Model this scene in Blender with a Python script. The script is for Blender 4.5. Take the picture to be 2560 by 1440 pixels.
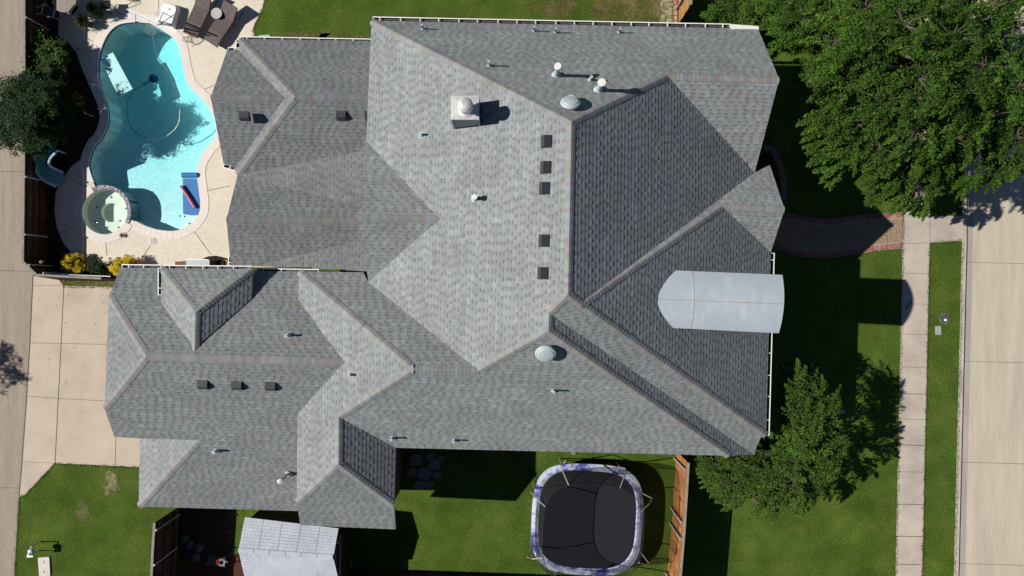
import bpy, math, random
import numpy as np
from mathutils import Vector, Matrix
from mathutils.geometry import tessellate_polygon
for o in list(bpy.data.objects): bpy.data.objects.remove(o)
S = bpy.context.scene
R = random.Random(7)
NR = np.random.default_rng(5)
# ------------------------------------------------------------------ camera, sky, sun, exposure
CH, FP = 30.0, 1707.0                      # camera height in m, focal length in photo pixels
cam = bpy.data.cameras.new('camera'); co = bpy.data.objects.new('camera', cam)
S.collection.objects.link(co); co.location = (0, 0, CH); S.camera = co
cam.sensor_width = 36; cam.lens = 36*FP/2560; cam.clip_end = 2000
W = bpy.data.worlds.new('World'); S.world = W; W.use_nodes = True
SUN_EL, SUN_AZ = math.radians(38.0), math.radians(270.6)   # azimuth clockwise from +Y
nt = W.node_tree; bg = nt.nodes['Background']
sky = nt.nodes.new('ShaderNodeTexSky'); sky.sky_type = 'NISHITA'; sky.sun_disc = False
sky.sun_elevation = SUN_EL; sky.sun_rotation = SUN_AZ; sky.air_density = 0.7; sky.dust_density = 0.0; sky.ozone_density = 2.0
nt.links.new(sky.outputs[0], bg.inputs[0]); bg.inputs[1].default_value = 0.05
sl = bpy.data.lights.new('sun', 'SUN'); sl.energy = 5.0; sl.angle = math.radians(0.53); sl.color = (1, 0.955, 0.88)
so = bpy.data.objects.new('sun', sl); S.collection.objects.link(so); so.location = (-40, 0, 40)
sd = Vector((math.sin(SUN_AZ)*math.cos(SUN_EL), math.cos(SUN_AZ)*math.cos(SUN_EL), math.sin(SUN_EL)))
so.rotation_euler = sd.to_track_quat('Z', 'Y').to_euler()
S.view_settings.view_transform = 'Standard'; S.view_settings.look = 'None'; S.view_settings.exposure = 0.3; S.view_settings.gamma = 1
S.cycles.max_bounces = 6; S.cycles.transparent_max_bounces = 12

def at(px, py, z=0.0):
    d = CH-z
    return Vector(((px-1280)*d/FP, -(py-720)*d/FP, z))
# ------------------------------------------------------------------ materials
def mat(name, col, rough=0.8, var=0.0, vscale=3.0, fine=0.0, fscale=60.0, bump=0.0, bscale=80.0, attr=False, metal=0.0, spec=0.3, col2=None, c2scale=0.5, c2lo=0.45, c2hi=0.65, stretch=(1, 1, 1), trans=0.0):
    m = bpy.data.materials.new(name); m.use_nodes = True; n = m.node_tree.nodes; L = m.node_tree.links
    b = n['Principled BSDF']; b.inputs['Roughness'].default_value = rough; b.inputs['Metallic'].default_value = metal
    b.inputs['Specular IOR Level'].default_value = spec
    tc = n.new('ShaderNodeNewGeometry'); mp = n.new('ShaderNodeMapping'); mp.inputs['Scale'].default_value = stretch
    L.new(tc.outputs['Position'], mp.inputs[0])
    if attr:
        a = n.new('ShaderNodeAttribute'); a.attribute_name = 'col'; cur = a.outputs['Color']
    else:
        r = n.new('ShaderNodeRGB'); r.outputs[0].default_value = (*col, 1); cur = r.outputs[0]
    def noise(scale, detail=4, rgh=0.6):
        t = n.new('ShaderNodeTexNoise'); t.inputs['Scale'].default_value = scale; t.inputs['Detail'].default_value = detail
        t.inputs['Roughness'].default_value = rgh; L.new(mp.outputs[0], t.inputs['Vector']); return t.outputs['Fac']
    def mr(x, a0, a1, b0, b1):
        t = n.new('ShaderNodeMapRange'); L.new(x, t.inputs[0])
        for i, v in enumerate((a0, a1, b0, b1)): t.inputs[i+1].default_value = v
        return t.outputs[0]
    def scale(c, f):
        t = n.new('ShaderNodeVectorMath'); t.operation = 'SCALE'; L.new(c, t.inputs[0]); L.new(f, t.inputs['Scale']); return t.outputs[0]
    if col2 is not None:
        t = n.new('ShaderNodeMix'); t.data_type = 'RGBA'; L.new(mr(noise(c2scale, 6, 0.65), c2lo, c2hi, 0, 1), t.inputs[0])
        L.new(cur, t.inputs[6]); t.inputs[7].default_value = (*col2, 1); cur = t.outputs[2]
    if var: cur = scale(cur, mr(noise(vscale, 5), 0.3, 0.7, 1-var, 1+var))
    if fine: cur = scale(cur, mr(noise(fscale, 2, 0.8), 0.3, 0.7, 1-fine, 1+fine))
    L.new(cur, b.inputs['Base Color'])
    if bump:
        t = n.new('ShaderNodeBump'); t.inputs['Distance'].default_value = bump; t.inputs['Strength'].default_value = 1
        L.new(noise(bscale, 3, 0.7), t.inputs['Height']); L.new(t.outputs[0], b.inputs['Normal'])
    if trans:
        ts = n.new('ShaderNodeBsdfTranslucent'); L.new(cur, ts.inputs[0]); mx = n.new('ShaderNodeMixShader'); mx.inputs[0].default_value = trans
        L.new(b.outputs[0], mx.inputs[1]); L.new(ts.outputs[0], mx.inputs[2]); L.new(mx.outputs[0], n['Material Output'].inputs[0])
    return m
def see_through(name, col, opacity, gloss=0.0, tint=(1, 1, 1), rough=0.05):
    m = bpy.data.materials.new(name); m.use_nodes = True; n = m.node_tree.nodes; L = m.node_tree.links
    b = n['Principled BSDF']; b.inputs['Base Color'].default_value = (*col, 1); b.inputs['Roughness'].default_value = 0.9
    t = n.new('ShaderNodeBsdfTransparent'); t.inputs[0].default_value = (*tint, 1)
    mx = n.new('ShaderNodeMixShader'); mx.inputs[0].default_value = opacity
    L.new(t.outputs[0], mx.inputs[1]); L.new(b.outputs[0], mx.inputs[2]); out = mx.outputs[0]
    if gloss:
        g = n.new('ShaderNodeBsdfGlossy'); g.inputs['Roughness'].default_value = rough
        geo = n.new('ShaderNodeNewGeometry'); nz = n.new('ShaderNodeTexNoise'); nz.inputs['Scale'].default_value = 7; nz.inputs['Detail'].default_value = 4
        bp = n.new('ShaderNodeBump'); bp.inputs['Distance'].default_value = 0.02
        L.new(geo.outputs['Position'], nz.inputs['Vector']); L.new(nz.outputs['Fac'], bp.inputs['Height'])
        L.new(bp.outputs[0], g.inputs['Normal']);
        m2 = n.new('ShaderNodeMixShader'); m2.inputs[0].default_value = 0.035; L.new(out, m2.inputs[1]); L.new(g.outputs[0], m2.inputs[2]); out = m2.outputs[0]
    L.new(out, n['Material Output'].inputs[0]); return m
M = {}
M['shingle'] = mat('shingle', (.25, .25, .25), 0.9, attr=True, var=0.10, vscale=0.7, fine=0.12, fscale=45, spec=0.25, bump=0.004, bscale=60)
M['vent'] = mat('vent_metal', (.036, .038, .045), 0.5, var=0.2, vscale=9)
M['trim'] = mat('trim', (.35, .33, .3), 0.6)
M['white'] = mat('white_metal', (.78, .77, .74), 0.4, var=0.06, vscale=5)
M['gutter_in'] = mat('gutter_inside', (.07, .065, .06), 0.8, var=0.3, vscale=8)
M['brick'] = mat('brick', (.20, .085, .06), 0.9, var=0.25, vscale=6, fine=0.2, fscale=18, bump=0.01, bscale=25)
M['black'] = mat('black_paint', (.022, .023, .028), 0.45, var=0.15, vscale=9)
M['grey_black'] = mat('dark_grey_metal', (.05, .052, .06), 0.5, var=0.15, vscale=9)
M['galv'] = mat('galvanised', (.40, .46, .48), 0.45, metal=0.0, var=0.08, vscale=7, spec=0.5)
M['barrel'] = mat('barrel_metal', (.40, .445, .49), 0.5, var=0.06, vscale=1.6, spec=0.4, col2=(.50, .535, .57), c2scale=2.2, c2lo=.5, c2hi=.75, stretch=(1, .45, 1))
M['rust'] = mat('rust_seam', (.36, .30, .22), 0.8, var=0.2, vscale=8)
M['capwhite'] = mat('cap_white', (.72, .70, .66), 0.5, var=0.08, vscale=9)
M['chrome'] = mat('chimney_metal', (.62, .61, .59), 0.33, var=0.10, vscale=7, metal=0.25, col2=(.42, .38, .33), c2scale=3, c2lo=.55, c2hi=.75)
M['chimwall'] = mat('chimney_side', (.30, .31, .33), 0.8, var=0.05, vscale=6)
M['lawn'] = mat('lawn', (.052, .094, .014), 1.0, var=0.20, vscale=0.6, fine=0.55, fscale=19, bump=0.05, bscale=16, spec=0.05, col2=(.098, .130, .022), c2scale=0.8, c2lo=.40, c2hi=.72)
M['lawn_dry'] = mat('lawn_dry', (.085, .088, .025), 1.0, var=0.25, vscale=0.8, fine=0.42, fscale=11, bump=0.05, bscale=16, spec=0.05, col2=(.16, .125, .055), c2scale=1.0, c2lo=.48, c2hi=.66)
M['patch'] = mat('bare_patch', (.20, .17, .09), 1.0, var=0.3, vscale=3, fine=0.3, fscale=12, col2=(.065, .098, .022), c2scale=3.5, c2lo=.45, c2hi=.56)
M['brownpatch'] = mat('brown_patch', (.11, .085, .035), 1.0, var=0.3, vscale=3, fine=0.3, fscale=12, col2=(.055, .094, .016), c2scale=3.5, c2lo=.42, c2hi=.54)
M['patio'] = mat('patio_concrete', (.62, .56, .46), 0.85, var=0.06, vscale=1.2, fine=0.07, fscale=6, bump=0.004, bscale=12)
M['coping'] = mat('coping_stone', (.68, .62, .57), 0.7, var=0.07, vscale=2)
M['drive'] = mat('driveway_concrete', (.48, .405, .32), 0.9, var=0.08, vscale=0.8, fine=0.05, fscale=14, col2=(.38, .32, .26), c2scale=0.5, c2lo=.50, c2hi=.78)
M['alley'] = mat('alley_concrete', (.30, .25, .20), 0.9, var=0.13, vscale=0.7, fine=0.13, fscale=5, stretch=(5, .35, 1), bump=0.004, bscale=14)
M['street'] = mat('street_concrete', (.47, .405, .32), 0.9, var=0.09, vscale=0.6, fine=0.06, fscale=4, stretch=(4, .4, 1), col2=(.39, .34, .28), c2scale=0.35, c2lo=.50, c2hi=.75)
M['walk'] = mat('sidewalk_concrete', (.47, .405, .335), 0.9, var=0.10, vscale=0.8, fine=0.05, fscale=14, col2=(.30, .26, .235), c2scale=0.55, c2lo=.42, c2hi=.78)
M['gutterpan'] = mat('gutter_pan', (.34, .31, .28), 0.9, var=0.16, vscale=1.2, stretch=(2, .3, 1))
M['joint_curb_shade'] = mat('joint_curb_shade', (.11, .092, .074), 1.0, var=0.3, vscale=4)
M['mulch'] = mat('mulch', (.028, .018, .013), 1.0, var=0.5, vscale=5, fine=0.6, fscale=22, bump=0.04, bscale=22)
M['plaster'] = mat('pool_plaster', (.90, .84, .82), 0.8, var=0.05, vscale=1.5, fine=0.10, fscale=7)  # fine brightness noise stands in for rippling light under water
M['spaplaster'] = mat('spa_plaster', (.66, .72, .64), 0.8, var=0.05, vscale=3)
M['tile'] = mat('waterline_tile', (.03, .10, .14), 0.3, var=0.3, vscale=12)
M['dot'] = mat('dark_tile', (.03, .05, .10), 0.4)
M['water'] = see_through('pool_water', (.1, .5, .5), 0.0, 1.0, (.97, .995, 1))
_n = M['water'].node_tree.nodes; _v = _n.new('ShaderNodeVolumeAbsorption'); _v.inputs['Color'].default_value = (.0, .90, .95, 1); _v.inputs['Density'].default_value = .42
M['water'].node_tree.links.new(_v.outputs[0], _n['Material Output'].inputs['Volume'])
M['spa_water'] = see_through('spa_water', (.1, .5, .5), 0.0, 1.0, (.94, .99, .97))
M['wood'] = mat('cedar', (.3, .12, .04), 0.85, attr=True, var=0.12, vscale=4, fine=0.1, fscale=20)
M['greywood'] = mat('grey_wood', (.26, .22, .18), 0.9, var=0.25, vscale=5, stretch=(1, 1, 3))
M['redwood'] = mat('deck_boards', (.075, .022, .012), 0.9, var=0.3, vscale=2, stretch=(1, 6, 1))
M['bark'] = mat('bark', (.10, .08, .06), 0.95, var=0.3, vscale=8, bump=0.02, bscale=20)
M['leaf'] = mat('leaf', (.05, .1, .02), 0.62, attr=True, spec=0.18, trans=0.25)
M['wicker'] = mat('wicker', (.105, .080, .075), 0.75, var=0.15, vscale=6, fine=0.35, fscale=30, stretch=(1, 1, 1), bump=0.01, bscale=45)
M['plastic_white'] = mat('white_plastic', (.80, .81, .82), 0.35, var=0.04, vscale=6)
M['tabletop'] = mat('slatted_top', (.34, .29, .24), 0.6, var=0.05)
M['sack'] = mat('sack_cloth', (.05, .05, .055), 0.9, var=.2)
M['fabric_grey'] = mat('sling_fabric', (.13, .13, .14), 0.8, var=0.1)
M['lightgrey'] = mat('light_grey_paint', (.42, .41, .39), 0.5, var=0.05)
M['float'] = mat('foam_float', (.42, .74, .78), 0.6, var=0.04)
M['blue'] = mat('blue_foam', (.035, .16, .42), 0.6, var=0.10, vscale=2.5, stretch=(.4, 8, 1))
M['pink'] = mat('pink_foam', (.55, .16, .28), 0.8, var=0.2, vscale=14)
M['navy'] = mat('navy_plastic', (.01, .05, .18), 0.3)
M['hose'] = mat('hose', (.09, .16, .20), 0.5)
M['slide'] = mat('slide_shell', (.10, .30, .36), 0.4, var=0.1)
M['slideside'] = mat('slide_side', (.40, .50, .60), 0.5)
M['mat'] = mat('jumping_mat', (.011, .012, .017), 0.85, fine=0.08, fscale=20)
M['pad'] = mat('worn_pad', (.44, .47, .60), 0.7, var=0.2, vscale=3, fine=.25, fscale=14, col2=(.05, .06, .24), c2scale=1.6, c2lo=.48, c2hi=.60)
M['net'] = see_through('safety_net', (.012, .012, .014), 0.42)
M['pole'] = mat('pole_metal', (.30, .29, .26), 0.4)
M['shed'] = mat('shed_roof', (.46, .48, .54), 0.5, var=0.10, vscale=2)
M['shedline'] = mat('shed_groove', (.36, .375, .42), 0.6)
M['shedwall'] = mat('shed_wall', (.16, .15, .14), 0.6)  # walls of the white shed coloured dark to stand for shade
M['agg'] = mat('aggregate', (.27, .19, .125), 0.95, var=0.1, vscale=3, fine=0.35, fscale=14)
M['redbrick'] = mat('red_brick', (.30, .12, .09), 0.9, attr=True, var=0.12, vscale=9)
M['mortar'] = mat('mortar', (.50, .44, .40), 0.9)
M['stone'] = mat('flagstone', (.20, .17, .15), 0.9, var=0.2, vscale=4)
M['gravel'] = mat('pale_gravel', (.30, .27, .19), 1.0, col2=(.10, .12, .04), c2scale=5, c2lo=.45, c2hi=.55, fine=0.4, fscale=16)
M['manhole'] = mat('manhole_iron', (.075, .075, .085), 0.6, var=0.15, vscale=8)
M['meter'] = mat('meter_lid', (.26, .31, .28), 0.8, var=0.08)
M['utility'] = mat('utility_lid', (.58, .54, .48), 0.7, var=0.08, vscale=4)
M['teal'] = mat('teal_plate', (.08, .25, .24), 0.6)
M['yellow'] = mat('yellow_hose', (.55, .33, .10), 0.5)
M['rustbox'] = mat('rust_box', (.22, .085, .045), 0.9, var=0.2, vscale=6)
M['copper'] = mat('copper_ball', (.38, .22, .17), 0.3, metal=0.5)
M['redplastic'] = mat('red_plastic', (.30, .02, .02), 0.4)
M['glass'] = mat('window_glass', (.02, .025, .03), 0.1, spec=0.8)
M['mintpad'] = mat('mint_plastic', (.30, .52, .42), 0.7)
M['terracotta'] = mat('terracotta', (.35, .14, .07), 0.8)
# ------------------------------------------------------------------ mesh builder
class MB:
    def __init__(s): s.v = []; s.f = []; s.m = []; s.c = []; s.mats = []
    def mi(s, m):
        if m not in s.mats: s.mats.append(m)
        return s.mats.index(m)
    def face(s, pts, m, c=(1, 1, 1)):
        b = len(s.v); s.v += [tuple(p) for p in pts]; s.f.append(tuple(range(b, b+len(pts)))); s.m.append(s.mi(m)); s.c.append(c)
    def mesh(s, vs, fs, m, c=(1, 1, 1)):
        b = len(s.v); s.v += [tuple(p) for p in vs]; k = s.mi(m)
        for f in fs: s.f.append(tuple(b+i for i in f)); s.m.append(k); s.c.append(c)
    def box(s, c0, sx, sy, sz, m, rot=0, col=(1, 1, 1), top=None):
        # box with base centre c0; optional top scale
        t = top or 1.0; cr, sr = math.cos(rot), math.sin(rot); vs = []
        for z, k in ((0, 1), (sz, t)):
            for x, y in ((-1, -1), (1, -1), (1, 1), (-1, 1)):
                x2, y2 = x*sx/2*k, y*sy/2*k
                vs.append((c0[0]+x2*cr-y2*sr, c0[1]+x2*sr+y2*cr, c0[2]+z))
        s.mesh(vs, [(3, 2, 1, 0), (4, 5, 6, 7), (0, 1, 5, 4), (1, 2, 6, 5), (2, 3, 7, 6), (3, 0, 4, 7)], m, col)
    def tube(s, pts, r, m, n=8, col=(1, 1, 1), cap=True):
        pts = [Vector(p) for p in pts]; rs = r if isinstance(r, (list, tuple)) else [r]*len(pts); vs = []; fs = []
        for i, p in enumerate(pts):
            d = (pts[min(i+1, len(pts)-1)]-pts[max(i-1, 0)]).normalized()
            u = d.cross(Vector((0, 0, 1)) if abs(d.z) < .9 else Vector((1, 0, 0))).normalized(); w = d.cross(u)
            for k in range(n):
                a = 2*math.pi*k/n; vs.append(p+(u*math.cos(a)+w*math.sin(a))*rs[i])
        for i in range(len(pts)-1):
            for k in range(n): fs.append((i*n+k, i*n+(k+1) % n, (i+1)*n+(k+1) % n, (i+1)*n+k))
        if cap: fs.append(tuple(range(n))); fs.append(tuple(reversed(range((len(pts)-1)*n, len(pts)*n))))
        s.mesh(vs, fs, m, col)
    def lathe(s, c0, prof, m, n=20, col=(1, 1, 1), sx=1, sy=1):
        vs = []; fs = []
        for r, z in prof:
            for k in range(n):
                a = 2*math.pi*k/n; vs.append((c0[0]+r*math.cos(a)*sx, c0[1]+r*math.sin(a)*sy, c0[2]+z))
        for i in range(len(prof)-1):
            for k in range(n): fs.append((i*n+k, i*n+(k+1) % n, (i+1)*n+(k+1) % n, (i+1)*n+k))
        fs.append(tuple(reversed(range(n)))); fs.append(tuple(range((len(prof)-1)*n, len(prof)*n)))
        s.mesh(vs, fs, m, col)
    def poly(s, pts, z, m, holes=(), col=(1, 1, 1), thick=0.0):
        loops = [[Vector((p[0], p[1], z)) for p in pts]]+[[Vector((p[0], p[1], z)) for p in h] for h in holes]
        flat = [p for l in loops for p in l]; tr = tessellate_polygon(loops); fs = []
        for a, b, c in tr:
            n = (flat[b]-flat[a]).cross(flat[c]-flat[a]); fs.append((a, b, c) if n.z > 0 else (a, c, b))
        s.mesh(flat, fs, m, col)
        if thick:
            for l in loops: s.wall(l, z-thick, z, m, col)
    def wall(s, pts, z0, z1, m, col=(1, 1, 1)):
        n = len(pts)
        for i in range(n):
            a, b = pts[i], pts[(i+1) % n]; s.face([(a[0], a[1], z0), (b[0], b[1], z0), (b[0], b[1], z1), (a[0], a[1], z1)], m, col)
    def build(s, name, parent=None, smooth=False, off=None):
        me = bpy.data.meshes.new(name); o = bpy.data.objects.new(name, me); S.collection.objects.link(o)
        vs = s.v
        if parent is not None:
            q = parent.matrix_basis if parent.parent is None else parent.parent.matrix_basis @ parent.matrix_basis
            iv = q.inverted(); vs = [tuple(iv @ Vector(p)) for p in vs] if q != Matrix.Identity(4) else vs
        me.from_pydata(vs, [], s.f)
        for m in s.mats: me.materials.append(m)
        me.polygons.foreach_set('material_index', s.m)
        a = me.attributes.new('col', 'FLOAT_COLOR', 'FACE')
        a.data.foreach_set('color', [x for c in s.c for x in (c[0], c[1], c[2], 1)])
        if smooth: me.polygons.foreach_set('use_smooth', [True]*len(me.polygons))
        me.update()
        if parent is not None: o.parent = parent
        return o
def tag(o, label=None, cat=None, group=None, kind=None):
    if label: o['label'] = label
    if cat: o['category'] = cat
    if group: o['group'] = group
    if kind: o['kind'] = kind
    return o
def thing(name, loc, label, cat, group=None):
    o = bpy.data.objects.new(name, None); S.collection.objects.link(o); o.location = loc; o.empty_display_size = .2
    return tag(o, label, cat, group)
def struct(name, mb): return tag(mb.build(name), kind='structure')
def dup(root, loc, rot, label, scale=None):
    c = root.copy(); S.collection.objects.link(c); c.location = loc; c.rotation_euler = (0, 0, rot); c['label'] = label
    if scale: c.scale = (scale,)*3
    for ch in list(root.children):
        d = ch.copy(); S.collection.objects.link(d); d.parent = c
        for g in list(ch.children):
            e = g.copy(); S.collection.objects.link(e); e.parent = d
    return c
def G(pts, z=0.0): return [at(x, y, z) for x, y in pts]
def smoothloop(pts, k=4, closed=True):
    P = [Vector(p) for p in pts]; n = len(P); out = []
    for i in range(n if closed else n-1):
        if closed: a, b, c, d = P[i-1], P[i], P[(i+1) % n], P[(i+2) % n]
        else: a, b, c, d = P[max(i-1, 0)], P[i], P[i+1], P[min(i+2, n-1)]
        for j in range(k):
            t = j/k; out.append(.5*((2*b)+(c-a)*t+(2*a-5*b+4*c-d)*t*t+(3*b-a-3*c+d)*t**3))
    if not closed: out.append(P[-1])
    return out
def offset(pts, d):
    n = len(pts); A = sum(pts[i][0]*pts[(i+1) % n][1]-pts[(i+1) % n][0]*pts[i][1] for i in range(n)); sg = 1 if A > 0 else -1; out = []
    for i in range(n):
        a, b, c = pts[i-1], pts[i], pts[(i+1) % n]
        e1 = Vector((b[0]-a[0], b[1]-a[1])).normalized(); e2 = Vector((c[0]-b[0], c[1]-b[1])).normalized()
        n1 = Vector((e1.y, -e1.x))*sg; n2 = Vector((e2.y, -e2.x))*sg; m = n1+n2
        if m.length < .3: m = n1
        m.normalize(); k = d/max(.45, m.dot(n1)); out.append(Vector((b[0]+m.x*k, b[1]+m.y*k, b[2] if len(b) > 2 else 0)))
    return out
def strip(mb, p0, p1, w, z, m, col=(1, 1, 1)):
    a = Vector((p0[0], p0[1], z)); b = Vector((p1[0], p1[1], z)); d = (b-a).normalized(); n = Vector((-d.y, d.x, 0))*w/2
    mb.face([a-n, b-n, b+n, a+n], m, col)
def pstrip(mb, pts, w, z, m, col=(1, 1, 1)):
    for a, b in zip(pts[:-1], pts[1:]): strip(mb, a, b, w, z, m, col)
# ------------------------------------------------------------------ ground, roads, paths
pool_px = [(339,54),(300,59),(272,80),(252,120),(244,160),(246,200),(254,232),(265,260),(270,295),(265,320),(250,350),(238,361),(227,382),(221,405),(222,422),(230,447),(241,472),
 (262,462),(290,465),(313,478),(328,500),(333,525),(331,550),(362,566),(400,577),(437,579),(462,571),(485,555),(500,532),(503,510),(500,480),(495,440),(496,415),(505,392),(522,367),(537,350),(543,325),(535,287),
 (515,257),(497,237),(475,215),(465,190),(457,155),(450,120),(437,97),(410,75),(375,58)]
pool = smoothloop(G(pool_px), 3)
SPC = at(262, 530); SPR = 57.5*CH/FP
spa = [Vector((SPC.x+SPR*math.cos(a), SPC.y+SPR*math.sin(a), 0)) for a in [2*math.pi*i/40 for i in range(40)]]
# union hole (pool + spa + divider) cut out of the ground
hole = [p for p in pool if (p-SPC).length > SPR+.17]
i0 = min(range(len(pool)), key=lambda i: (pool[i]-at(241, 472)).length)
hole_px = [p for p in pool_px[:17]]
arc = [(262+66*math.cos(a), 530-66*math.sin(a)) for a in [math.radians(x) for x in range(112, 345, 9)]]
hole_loop = smoothloop(G(pool_px[:17]), 3, False)+G(arc)+smoothloop(G(pool_px[22:]+[pool_px[0]]), 3, False)[:-1]
b = MB(); BIG = 400
def curb_x(y): return 2416-(y-600)*.0245 if y > 600 else 2416
CR = [at(curb_x(y), y) for y in range(1900, -500, -100)]
CR = [Vector((CR[0].x-1.0*6, -BIG, 0))]+CR+[Vector((CR[-1].x, BIG, 0))]
b.poly([(-BIG, -BIG)]+[(p.x, p.y) for p in CR]+[(-BIG, BIG)], 0, M['lawn'], [hole_loop])
RW = 8.6
b.poly([(p.x+RW, p.y) for p in CR]+[(BIG, BIG), (BIG, -BIG)], 0, M['lawn']); struct('ground', b)
b = MB()   # drier spots in the north lawn
b.poly(smoothloop(G([(1690,-60),(1690,70),(1540,66),(1500,50),(1470,30),(1490,5),(1475,-30),(1500,-60)]), 3), .004, M['lawn_dry'])
for cx, cy, rx, ry in ((770,92,52,14),(850,95,60,11),(700,100,30,10),(1380,20,60,20)):
    b.poly(G([(cx+rx*(1+.25*math.sin(3*a+cx)+.12*math.sin(8*a))*math.cos(a), cy+ry*(1+.25*math.sin(3*a+cx))*math.sin(a)) for a in [i*2*math.pi/28 for i in range(28)]]), .005, M['lawn_dry'])
struct('dry_lawn', b)
b = MB()
for cx, cy, rx, ry, m in ((277,1208,22,30,'patch'),(207,1278,17,30,'brownpatch')):
    b.poly(G([(cx+rx*(1+.12*math.sin(3*a+cx)+.08*math.sin(7*a))*math.cos(a), cy+ry*(1+.12*math.sin(3*a+cx)+.08*math.sin(7*a))*math.sin(a)) for a in [i*2*math.pi/30 for i in range(30)]]), .005, M[m])
struct('bare_soil', b)
# patio
pat = G([(150,-60),(665,-60),(662,0),(655,25),(640,55),(632,75),(640,100),(760,140),(760,668),(578,668),(455,668),(390,663),(330,672),(300,690),(262,662),(218,655),(186,640),(160,610),(143,570),(136,525),(140,480),(158,445),(180,415),(203,398),(215,375),(228,350),(243,325),(250,290),(244,262),(228,225),(205,170),(190,130),(170,105),(146,90)])
b = MB(); b.poly(pat, .012, M['patio'], [hole_loop])
def jl(pts, w=.022, z=.016): pstrip(b, G(pts), w, z, M['joint_curb_shade'])
for l in ([(397,-20),(397,26)],[(480,116),(525,95)],[(192,121),(230,130)],[(512,223),(560,205)],[(265,605),(268,640)],[(378,612),(355,645)],[(485,577),(528,637)],[(520,476),(577,465)],[(170,440),(215,468)],[(147,583),(190,565)],[(192,121),(196,160),(210,185)]): jl(l)
struct('patio', b)
# planting beds
b = MB(); b.poly(G([(55,-60),(150,-60),(146,90),(170,105),(190,130),(205,170),(228,225),(244,262),(250,290),(243,325),(228,350),(215,375),(203,398),(180,415),(158,445),(140,480),(136,525),(143,570),(160,610),(186,640),(218,655),(262,662),(300,690),(300,705),(110,705),(55,640)]), .006, M['mulch']); struct('planting_bed', b)
b = MB(); b.poly(G([(490,660),(500,650),(520,641),(540,639),(565,645),(578,650),(578,670),(490,670)]), .018, M['mulch']); struct('planting_bed', b)
b = MB(); b.poly(G([(447,1262),(584,1262),(590,1300),(582,1380),(560,1402),(447,1402)]), .012, M['mulch']); struct('bare_soil', b)
b = MB(); b.poly(G([(395,1420),(395,1500),(1000,1500),(1000,1470),(610,1440),(600,1380),(560,1400),(500,1404)]), .01, M['redwood'])
struct('wooden_deck', b)
# driveway, alley
b = MB(); b.poly(G([(83,690),(148,700),(158,714),(285,716),(420,716),(420,1170),(350,1168),(137,1158),(62,1238),(48,1242),(55,1160),(66,1010),(75,860)]), .012, M['drive'])
for l, w in (([(160,714),(153,862),(146,1000),(138,1158)],.03),([(83,714),(160,714)],.015),([(75,857),(270,861)],.018),([(66,990),(146,996),(280,1003)],.018),([(290,1092),(288,1166)],.018),([(58,1154),(137,1158)],.012)):
    pstrip(b, G(l), w, .016, M['joint_curb_shade'])
for _ in range(14):
    p = at(R.uniform(85, 260), R.uniform(725, 1000)); b.box((p.x, p.y, .012), R.uniform(.02,.06), R.uniform(.015,.04), .006, M['joint_curb_shade'], R.uniform(0,3))
struct('driveway', b)
b = MB(); al = [(-700,-300),(75,-300),(88,0),(88,300),(86,560),(84,690),(75,860),(66,1010),(55,1160),(48,1240),(36,1440),(20,1800),(-700,1800)]
b.poly(G(al), .008, M['alley'])
for y in (428, 676, 937, 1218): strip(b, at(-200, y-3), at(84 if y<700 else 66 if y<1000 else 50, y+2), .02, .012, M['joint_curb_shade'])
pstrip(b, G([(83,690),(75,860),(66,1010),(55,1160),(48,1240)]), .05, .014, M['joint_curb_shade'])
struct('alley', b)
b = MB(); b.poly(G([(150,701),(285,704),(285,717),(158,714)]), .02, M['lawn_dry']); struct('grass_strip', b)
# street side
RZ = -.06
b = MB(); b.poly([(p.x, p.y) for p in CR]+[(p.x+RW, p.y) for p in reversed(CR)], RZ, M['street'])
mid = [p for p in CR[1:-1]]
pstrip(b, [p+Vector((.16, 0, 0)) for p in mid], .34, RZ+.004, M['gutterpan'])
for y in (-90, 150, 402, 655, 903, 1156, 1410):
    p = at(curb_x(y), y); strip(b, p, p+Vector((RW, -.25, 0)), .018, RZ+.006, M['joint_curb_shade'])
strip(b, at(2800, -400), at(2770, 1800), .02, RZ+.006, M['joint_curb_shade'])
struct('road', b)
b = MB()
for q, sg in ((0, 1), (RW, -1)):
    for p0, p1 in zip(CR[:-1], CR[1:]):
        a0, a1 = (p0.x+q, p0.y), (p1.x+q, p1.y); wv = -.19*sg
        b.face([(a0[0]+wv, a0[1], .02), (a0[0], a0[1], .02), (a1[0], a1[1], .02), (a1[0]+wv, a1[1], .02)][::(1 if sg > 0 else -1)], M['walk'])
        b.face([(a0[0]+wv, a0[1], -.02), (a0[0]+wv, a0[1], .02), (a1[0]+wv, a1[1], .02), (a1[0]+wv, a1[1], -.02)], M['walk'])
        b.face([(a0[0], a0[1], .02), (a0[0]+.02*sg, a0[1], RZ-.01), (a1[0]+.02*sg, a1[1], RZ-.01), (a1[0], a1[1], .02)], M['joint_curb_shade'])  # curb face coloured dark to stand for its shade
struct('curb', b)
def sw_l(y): return 2256-(y-600)*.0215
def sw_r(y): return 2324-(y-600)*.0225
b = MB()
L_ = [(2262,500),(2258,540),(2256,600)]+[(sw_l(y), y) for y in range(650,1900,50)]; R_ = [(sw_r(y), y) for y in range(1850,600,-50)]+[(2324,607),(2406,602),(2407,539),(2324,541),(2322,-300),(2262,-300)]
b.poly(G(L_+R_), .014, M['walk'])
for y in (683,759,835,917,984,1047,1112,1179,1260,1340,1410,1490): strip(b, at(sw_l(y), y), at(sw_r(y), y+1.5), .016 if y % 2 else .03, .018, M['joint_curb_shade'])
strip(b, at(2257,609), at(2324,607), .016, .018, M['joint_curb_shade']); strip(b, at(2324,541), at(2324,607), .016, .018, M['joint_curb_shade']); strip(b, at(2260,540), at(2324,541), .012, .018, M['joint_curb_shade'])
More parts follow.
